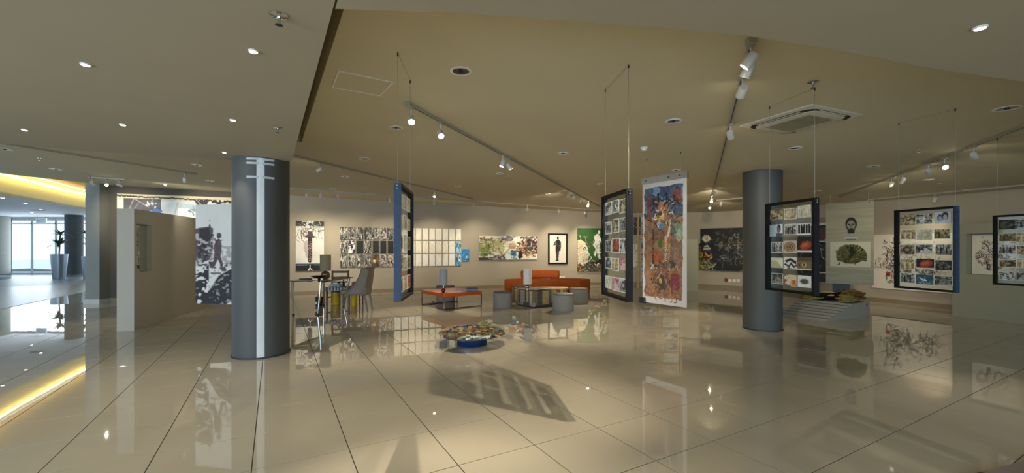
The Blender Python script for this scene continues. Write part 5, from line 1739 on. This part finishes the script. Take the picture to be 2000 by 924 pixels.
M_RED = mat('red_plastic', '8a2a20', 0.4)
plate(1418.5, 547, M_RED, 'red wall socket below the black painting', 0.11)
for i, x in enumerate((1426, 1434, 1442)):
    plate(x, 548, M_WHITE, 'white wall socket below the black painting, %s right of the red one' % ORD[i], 0.1)
for i, x in enumerate((1094.5, 1101)):
    plate(x, 542, M_WHITE, 'white wall socket right of the sofa bolster, %s one' % ('left' if i == 0 else 'right'), 0.1)

# ------------------------------------------------------------------ ceiling fixtures
HEAD_R, HEAD_L = 0.036, 0.105
head_me = MB().lathe([(0.012, 0.045), (HEAD_R * 0.85, 0.045), (HEAD_R, 0.035), (HEAD_R, -0.06), (HEAD_R - 0.004, -0.06), (HEAD_R - 0.005, -0.045)], 20).mesh('head', M_HEAD, True)
lens_on = MB().lathe([(0.001, -0.05), (HEAD_R - 0.004, -0.05), (HEAD_R - 0.004, -0.047), (0.001, -0.047)], 20).mesh('lens', M_LAMP)
lens_off = MB().lathe([(0.001, -0.05), (HEAD_R - 0.004, -0.05), (HEAD_R - 0.004, -0.047), (0.001, -0.047)], 20).mesh('lens', M_LENS)


def spot_head(px, py, target, label, on=True, watts=None, drop=0.115, angle=58, blend=0.85, at=None):
    p = at if at else CP(px, py)
    z0 = p.z - 0.032
    t = thing('track_spotlight', label, 'spotlight', (p.x, p.y, z0), 0, 'track spotlights')
    put('adapter', (MB().box(-0.016, 0.016, -0.03, 0.03, -0.022, 0.0), M_TRACK), t)
    put('stem', (MB().cyl(0, 0, -drop + 0.02, -0.02, 0.006, 8), M_HEAD), t)
    pos = Vector((0, 0, -drop))
    d = (Vector(target) - (Vector((p.x, p.y, z0)) + pos)).normalized()
    q = d.to_track_quat('-Z', 'Y')
    h = put('head', head_me, t, pos, q)
    put('lens', lens_on if on else lens_off, h)
    if on:
        l = bpy.data.lights.new('spot_beam', 'SPOT')
        l.energy = watts if watts else SPOT_W
        l.color = SPOT_COL
        l.spot_size = math.radians(angle)
        l.spot_blend = blend
        l.shadow_soft_size = 0.012
        lo = bpy.data.objects.new('spot_beam', l)
        COL.objects.link(lo)
        lo.parent = h
        lo.location = (0, 0, -0.075)
    return t


def track(a, b, label):
    A_, B_ = CP(*a), CP(*b)
    u = B_ - A_
    n = Vector((-u.y, u.x, 0)).normalized() * 0.013
    t = thing('light_track', label, 'track', tuple((A_ + B_) / 2), 0, 'ceiling light tracks')
    c = (A_ + B_) / 2
    dz = Vector((0, 0, 0.032))
    k = [A_ - c + n, B_ - c + n, B_ - c - n, A_ - c - n]
    put('rail', (MB().add([tuple(q - dz) for q in k] + [tuple(q) for q in k], [(0, 1, 2, 3), (4, 5, 6, 7), (0, 1, 5, 4), (1, 2, 6, 5), (2, 3, 7, 6), (3, 0, 4, 7)]), M_TRACK), t)
    n2 = n * 0.35
    k2 = [A_ - c + n2, B_ - c + n2, B_ - c - n2, A_ - c - n2]
    put('groove', (MB().add([tuple(q - dz * 1.02) for q in k2] + [tuple(q - dz * 0.6) for q in k2], [(0, 1, 2, 3), (4, 5, 6, 7), (0, 1, 5, 4), (1, 2, 6, 5), (2, 3, 7, 6), (3, 0, 4, 7)]), M_DARK), t)
    e = -u.normalized() * 0.02
    put('feed_box', (MB().box(-0.026, 0.026, -0.026, 0.026, -0.042, 0.0, Matrix.Translation(A_ - c)), M_TRACK), t)
    return t


def on_track(a, b, px):
    """point of the track under a pixel column"""
    A_, B_ = CP(*a), CP(*b)
    k = (px - 1000) / F
    t = (k * A_.y - A_.x) / ((B_.x - A_.x) - k * (B_.y - A_.y))
    return A_.lerp(B_, t)


T1 = ((797, 199), (1172, 403))
T2 = ((1467, 74), (1386, 396))
T3 = ((2040, 228), (1640, 383))
T4 = ((578, 303), (925, 388))
T5 = ((480, 361), (1178, 410))
T6 = ((2060, 354), (1694, 389))
T7 = ((-60, 267), (384, 338))
T8 = ((176, 345), (244, 349.5))
T9 = ((1400, 390), (1470, 384))
track(*T1, 'long light track running from the edge-on frame to the banner')
track(*T2, 'light track above the painted banner, running from the near soffit')
track(*T3, 'light track on the right above the hanging photo frames')
track(*T4, 'light track starting beside the taped column')
track(*T5, 'light track following the back wall above the wall grid')
track(*T6, 'light track along the right wall above the scribble mural')
track(*T7, 'light track on the left passing in front of the pillar')
track(*T8, 'short light track beside the pillar')
track(*T9, 'short light track touching the slate column')
# track 1
spot_head(0, 0, (-0.35, 2.2, 0.6), 'bright spotlight nearest the edge-on frame', at=on_track(*T1, 803), drop=0.13, watts=SPOT_W * 1.7)
spot_head(0, 0, (0.1, 2.6, 0.5), 'brightest spotlight, second on the track from the edge-on frame', at=on_track(*T1, 860), drop=0.13, watts=SPOT_W * 0.6)
spot_head(0, 0, (-0.9, 6.2, 0.2), 'lit spotlight pointing down, left of the pair mid-track', at=on_track(*T1, 982), watts=SPOT_W)
spot_head(0, 0, (1.6, 7.2, 0.1), 'lit spotlight pointing right, right of the pair mid-track', at=on_track(*T1, 994), watts=SPOT_W)
spot_head(0, 0, (0.0, 15.3, 1.5), 'spotlight aimed at the wide abstract painting', at=on_track(*T1, 1111), angle=60)
spot_head(0, 0, (1.8, 16.0, 1.5), 'spotlight aimed at the standing figure picture', at=on_track(*T1, 1121), angle=50)
spot_head(0, 0, (3.2, 16.3, 1.5), 'spotlight aimed at the green painting', at=on_track(*T1, 1135))
spot_head(0, 0, (1.0, 10.5, 0.2), 'small lit spotlight near the far end of the long track', at=on_track(*T1, 1149), watts=SPOT_W * 1.5, angle=66)
# track 2
spot_head(0, 0, (0.2, 3.9, 0.7), 'lit spotlight nearest the soffit, pointing left', at=on_track(*T2, 1466), drop=0.10, watts=SPOT_W * 1.1, angle=62)
spot_head(0, 0, (1.0, 4.6, 0.0), 'lit spotlight second from the soffit, pointing down left', at=on_track(*T2, 1461.5), drop=0.11, watts=SPOT_W * 0.45, angle=62)
spot_head(0, 0, (2.4, 6.4, 1.4), 'spotlight third from the soffit, turned away to the painted banner', at=on_track(*T2, 1450), watts=SPOT_W * 0.8, angle=46)
spot_head(0, 0, (5.5, 9.5, 0.5), 'spotlight turned away, left of the air conditioner', at=on_track(*T2, 1426), watts=SPOT_W * 0.8)
spot_head(0, 0, (6.9, 15.6, 1.5), 'spotlight aimed at the black painting', at=on_track(*T2, 1394), angle=60)
spot_head(0, 0, (3.6, 8.6, 0.3), 'lit spotlight at the far end of the banner track, upper one', at=on_track(*T2, 1390))
spot_head(0, 0, (2.6, 7.6, 0.3), 'lit spotlight at the far end of the banner track, lower one', at=on_track(*T2, 1387), drop=0.16)
# track 3
spot_head(0, 0, (9.5, 12.0, 1.5), 'spotlight on the right track turned away, farthest from the viewer', at=on_track(*T3, 1741), angle=60, watts=SPOT_W * 0.4)
spot_head(0, 0, (7.7, 9.8, 1.4), 'spotlight on the right track aimed at the steel sheet', at=on_track(*T3, 1763), watts=SPOT_W * 0.7)
spot_head(0, 0, (10.2, 10.4, 1.3), 'spotlight on the right track left of the bright one', at=on_track(*T3, 1813), watts=SPOT_W * 0.35, angle=60)
spot_head(0, 0, (4.6, 3.6, 0.7), 'bright spotlight on the right track facing the viewer', at=on_track(*T3, 1844.5), watts=SPOT_W * 0.9, angle=60)
spot_head(0, 0, (9.9, 8.3, 1.2), 'spotlight on the right track turned to the right partition', at=on_track(*T3, 1902), watts=SPOT_W * 0.4, angle=60)
# track 4
spot_head(0, 0, (-6.9, 8.6, 1.2), 'lit spotlight right of the taped column, pointing left', at=on_track(*T4, 625), watts=SPOT_W * 0.3, angle=60)
spot_head(0, 0, (-2.0, 9.4, 0.2), 'lit spotlight above the wall grid, far end of the column track', at=on_track(*T4, 849), watts=SPOT_W, angle=60)
# wall track
for px, lab, tp in ((599, 'leftmost spotlight along the back wall, above the hat painting', 600), (626, 'second spotlight along the back wall, right of the hat painting', 640), (661, 'third spotlight along the back wall, left of the wall grid', 700),
                    (762, 'spotlight along the back wall above the edge-on frame', 770), (848, 'spotlight along the back wall above the cream panels', 850), (926, 'spotlight along the back wall left of the abstract painting', 935),
                    (1030, 'spotlight along the back wall above the abstract painting', 1030), (1091, 'spotlight along the back wall above the figure picture', 1090), (1142, 'spotlight along the back wall above the green painting', 1150)):
    w = wall_hit(tp)
    spot_head(0, 0, (w.x, w.y, 1.15), lab, at=on_track(*T5, px), angle=78, watts=SPOT_W * 0.5, blend=0.9)
w = wall_hit(1785)
spot_head(0, 0, (w.x, w.y, 1.2), 'spotlight along the right wall above the scribble mural', at=on_track(*T6, 1826), angle=80, watts=SPOT_W * 0.3, blend=0.9)
w = wall_hit(1410)
spot_head(0, 0, (w.x, w.y, 1.3), 'spotlight close to the slate column on its short track', at=on_track(*T9, 1408), angle=80, watts=SPOT_W * 0.5, blend=0.9)
# left tracks
spot_head(0, 0, (-7.1, 9.4, 1.4), 'spotlight hanging near the end of the left track', at=on_track(*T7, 361), watts=SPOT_W * 0.25, angle=64, drop=0.14)
spot_head(0, 0, (-10.2, 11.4, 2.2), 'left spotlight of the three beside the pillar, turned away', at=on_track(*T8, 181), watts=SPOT_W * 0.5, angle=70)
spot_head(0, 0, (-6.8, 7.2, 0.5), 'bright middle spotlight of the three beside the pillar', at=on_track(*T8, 208), watts=SPOT_W * 0.8, angle=70)
spot_head(0, 0, (-8.0, 12.2, 2.0), 'right spotlight of the three beside the pillar, aimed at the mural', at=on_track(*T8, 233), watts=SPOT_W * 0.9, angle=80)


# recessed downlights
def downlight(px, py, r, label, lit=False, soffit=False, watts=30):
    p = SP(px, py) if soffit else CP(px, py)
    t = thing('downlight', label, 'downlight', (p.x, p.y, p.z - 0.0005), 0, 'small lit downlights in the soffit' if lit else 'recessed ceiling downlights')
    put('trim_ring', (MB().lathe([(r, 0.0), (r, -0.006), (r * 0.78, -0.009), (r * 0.76, -0.002)], 24), M_WHITE, True), t)
    if lit:
        put('lens', (MB().lathe([(0.001, -0.005), (r * 0.72, -0.005), (r * 0.72, -0.003), (0.001, -0.003)], 18), M_LAMP), t)
        l = bpy.data.lights.new('downlight_beam', 'SPOT')
        l.energy, l.color, l.spot_size, l.spot_blend, l.shadow_soft_size = watts, SPOT_COL, math.radians(80), 0.8, 0.02
        lo = bpy.data.objects.new('downlight_beam', l)
        COL.objects.link(lo)
        lo.parent = t
        lo.location = (0, 0, -0.02)
    else:
        put('reflector', (MB().lathe([(r * 0.77, -0.005), (r * 0.6, -0.0045), (r * 0.3, -0.004), (0.002, -0.0035)], 20), M_CAN, True), t)
        put('bulb', (MB().lathe([(0.002, -0.012), (r * 0.2, -0.011), (r * 0.22, -0.004)], 12), M_DARK, True), t)
    return t


for px, py, lab in ((167, 125, 'lit soffit downlight farthest left, nearest the viewer'), (495, 99, 'lit soffit downlight in the middle of the left soffit'), (455, 234, 'lit soffit downlight above the taped column'),
                    (240, 243, 'lit soffit downlight left of centre, farther row'), (48, 253, 'lit soffit downlight close to the left edge'), (438, 297, 'lit soffit downlight touching the taped column'), (1914, 53, 'lit soffit downlight in the upper right corner')):
    downlight(px, py, 0.028, lab, True, True)
for px, py, r, lab in ((900, 138, 0.09, 'large unlit downlight nearest the viewer, right of the access panel'), (774, 249, 0.08, 'unlit downlight just left of the long track start'), (1315, 236, 0.09, 'unlit downlight between the banner track and the black frame'),
                       (1553, 289, 0.085, 'unlit downlight below the air conditioner'), (1100, 299, 0.08, 'unlit downlight left of the black frame wires'), (712, 310, 0.09, 'unlit downlight right of the column track start'),
                       (674, 345, 0.09, 'unlit downlight above the wall grid'), (976, 339, 0.08, 'unlit downlight below the mid-track pair'), (1320, 332, 0.08, 'unlit downlight above the painted banner'), (1172, 359, 0.08, 'unlit downlight above the black frame'),
                       (1967, 211, 0.10, 'unlit downlight at the right edge of the ceiling'), (1706, 324, 0.09, 'unlit downlight left of the right track'), (895, 364, 0.08, 'unlit downlight over the cream panels'), (1070, 379, 0.08, 'unlit downlight over the orange sofa'),
                       (1813, 351, 0.09, 'unlit downlight below the bright right spotlight'), (1890, 371, 0.09, 'unlit downlight near the right wall track'), (650, 369, 0.09, 'unlit downlight nearest the hat painting'), (843, 383, 0.08, 'unlit downlight nearest the back wall track'),
                       (385, 322, 0.10, 'unlit downlight left of the taped column'), (110, 330, 0.11, 'unlit downlight before the yellow cove'), (10, 291, 0.10, 'unlit downlight at the far left edge'), (410, 353, 0.1, 'unlit downlight above the street banner'), (1596, 373, 0.09, 'unlit downlight above the frame at the slate column')):
    downlight(px, py, r, lab)


def sprinkler(px, py, label, soffit=False):
    p = SP(px, py) if soffit else CP(px, py)
    t = thing('sprinkler', label, 'sprinkler', (p.x, p.y, p.z - 0.0005), 0, 'ceiling sprinklers')
    put('rosette', (MB().lathe([(0.042, 0), (0.042, -0.004), (0.02, -0.01)], 20), M_CHROME, True), t)
    put('pipe', (MB().cyl(0, 0, -0.045, -0.008, 0.009, 10), M_CHROME, True), t)
    put('deflector', (MB().lathe([(0.018, -0.05), (0.018, -0.046), (0.004, -0.044)], 12), M_CHROME), t)


sprinkler(545, 29, 'ceiling sprinkler at the top of the left soffit', True)
sprinkler(543, 249, 'ceiling sprinkler above the right edge of the taped column', True)
for px, py, lab in ((1588, 160, 'ceiling sprinkler above the air conditioner'), (1795, 290, 'ceiling sprinkler between the right frames'), (989, 340, 'ceiling sprinkler beside the mid-track pair'), (77, 308, 'ceiling sprinkler on the far left'), (1836, 358, 'ceiling sprinkler near the right wall')):
    sprinkler(px, py, lab)
# smoke detectors
for px, py, lab in ((1258, 288, 'white smoke detector above the painted banner'), (324, 360, 'white smoke detector above the mural')):
    p = CP(px, py)
    t = thing('smoke_detector', lab, 'detector', (p.x, p.y, p.z - 0.0005))
    put('base', (MB().lathe([(0.055, 0), (0.055, -0.012), (0.05, -0.016)], 24), M_WHITE, True), t)
    put('sensor', (MB().lathe([(0.04, -0.015), (0.034, -0.045), (0.01, -0.05)], 20), M_WHITE, True), t)

# access panel
cs = [CP(660, 137), CP(769, 160), CP(742, 187), CP(648, 170)]
ap = thing('access_panel', 'flush rectangular access panel in the ceiling near the soffit', 'panel', (0, 0, 0))
cc = sum(cs, Vector()) / 4
put('panel', (MB().loft([[tuple(cc + (q - cc) * 0.92 - Vector((0, 0, 0.002))) for q in cs], [tuple(cc + (q - cc) * 0.92 + Vector((0, 0, 0.004))) for q in cs]]), M_CEIL), ap)
for i in range(4):
    a, b = cs[i], cs[(i + 1) % 4]
    ai, bi = cc + (a - cc) * 0.935, cc + (b - cc) * 0.935
    put('panel_frame', (MB().loft([[tuple(q - Vector((0, 0, 0.006))) for q in (a, b, bi, ai)], [tuple(q + Vector((0, 0, 0.002))) for q in (a, b, bi, ai)]]), M_WHITE), ap)

# air conditioner cassette
q4 = [CP(1453, 243), CP(1594, 200), CP(1660, 223), CP(1545, 265)]
ac_c = sum(q4, Vector()) / 4
ex = (q4[1] - q4[0]).normalized()
Lx = ((q4[1] - q4[0]).length + (q4[2] - q4[3]).length) / 2
Ly = ((q4[2] - q4[1]).length + (q4[3] - q4[0]).length) / 2
ang_a = math.atan2(ex.y, ex.x)
ac = thing('air_conditioner', 'white ceiling air conditioner cassette behind the hanging frame wires', 'air conditioner', (ac_c.x, ac_c.y, CZ(ac_c.x) - 0.001), ang_a)
ac.rotation_euler = (0.02 * math.sin(ang_a), 0.02 * math.cos(ang_a), ang_a)
M_AC = mat('ac_plastic', 'd2ccb8', 0.5, var=0.02)


def rr_ring(w, h, r, z, n=6):
    return [(x, y, z) for x, y in [(cx + r * math.cos(math.radians(a0 + 90 * i / n)), cy + r * math.sin(math.radians(a0 + 90 * i / n))) for cx, cy, a0 in ((w / 2 - r, h / 2 - r, 0), (-w / 2 + r, h / 2 - r, 90), (-w / 2 + r, -h / 2 + r, 180), (w / 2 - r, -h / 2 + r, 270)) for i in range(n + 1)]]


put('body', (MB().loft([rr_ring(Lx, Ly, 0.02, 0.0), rr_ring(Lx, Ly, 0.02, -0.012), rr_ring(Lx * 0.93, Ly * 0.9, 0.06, -0.02)]), M_AC, True), ac)
put('air_slot', (MB().loft([rr_ring(Lx * 0.9, Ly * 0.86, 0.12, -0.0195), rr_ring(Lx * 0.9, Ly * 0.86, 0.12, -0.024)]), M_DARK), ac)
put('cover', (MB().loft([rr_ring(Lx * 0.83, Ly * 0.71, 0.10, -0.02), rr_ring(Lx * 0.83, Ly * 0.71, 0.10, -0.03), rr_ring(Lx * 0.8, Ly * 0.66, 0.09, -0.034)]), M_AC, True), ac)
M_GR = mat('ac_grille', '8f886f', 0.6)
put('grille_bed', (MB().box(-Lx * 0.3, Lx * 0.3, -Ly * 0.24, Ly * 0.24, -0.037, -0.0335), M_GR), ac)
for i in range(16):
    y = -Ly * 0.235 + i * Ly * 0.47 / 15
    put('slat', (MB().box(-Lx * 0.3, Lx * 0.3, y - 0.003, y + 0.003, -0.041, -0.0365), M_GR), ac)
for s in (-1, 1):
    put('vane', (MB().box(-Lx * 0.3, Lx * 0.3, s * Ly * 0.405 - 0.012, s * Ly * 0.405 + 0.012, -0.027, -0.023), M_AC), ac)
    put('vane', (MB().box(s * Lx * 0.437 - 0.008, s * Lx * 0.437 + 0.008, -Ly * 0.25, Ly * 0.25, -0.027, -0.023), M_AC), ac)

# lobby ceiling lights
for px, py, lab in ((5, 386, 'tiny lit downlight in the lobby ceiling, leftmost'), (50, 397, 'tiny lit downlight in the lobby ceiling, second from the left'), (80, 409, 'tiny lit downlight in the lobby ceiling, nearest the grey column'), (62, 415, 'tiny lit downlight in the lobby ceiling, farthest')):
    y = F * (LZ - EYE) / (HZ - py)
    t = thing('downlight', lab, 'downlight', ((px - 1000) / F * y, y, LZ - 0.001), 0, 'lit downlights in the lobby ceiling')
    put('trim_ring', (MB().lathe([(0.06, 0), (0.06, -0.01), (0.045, -0.012)], 16), M_WHITE), t)
    put('lens', (MB().lathe([(0.001, -0.014), (0.045, -0.014), (0.045, -0.011), (0.001, -0.011)], 14), mat('lobby_lens', 'fff6e0', 0.3, var=0.0, emit=12.0)), t)
y = F * (LZ - EYE) / (HZ - 410.3)
t = thing('air_grille', 'dark slot air grille in the lobby ceiling', 'vent', ((73 - 1000) / F * y, y, LZ - 0.001))
put('frame', (MB().box(-0.28, 0.28, -0.09, 0.09, -0.012, 0.0), M_PILLAR), t)
for i in range(4):
    put('slat', (MB().box(-0.26, 0.26, -0.07 + i * 0.042, -0.05 + i * 0.042, -0.018, -0.012), M_DARK), t)
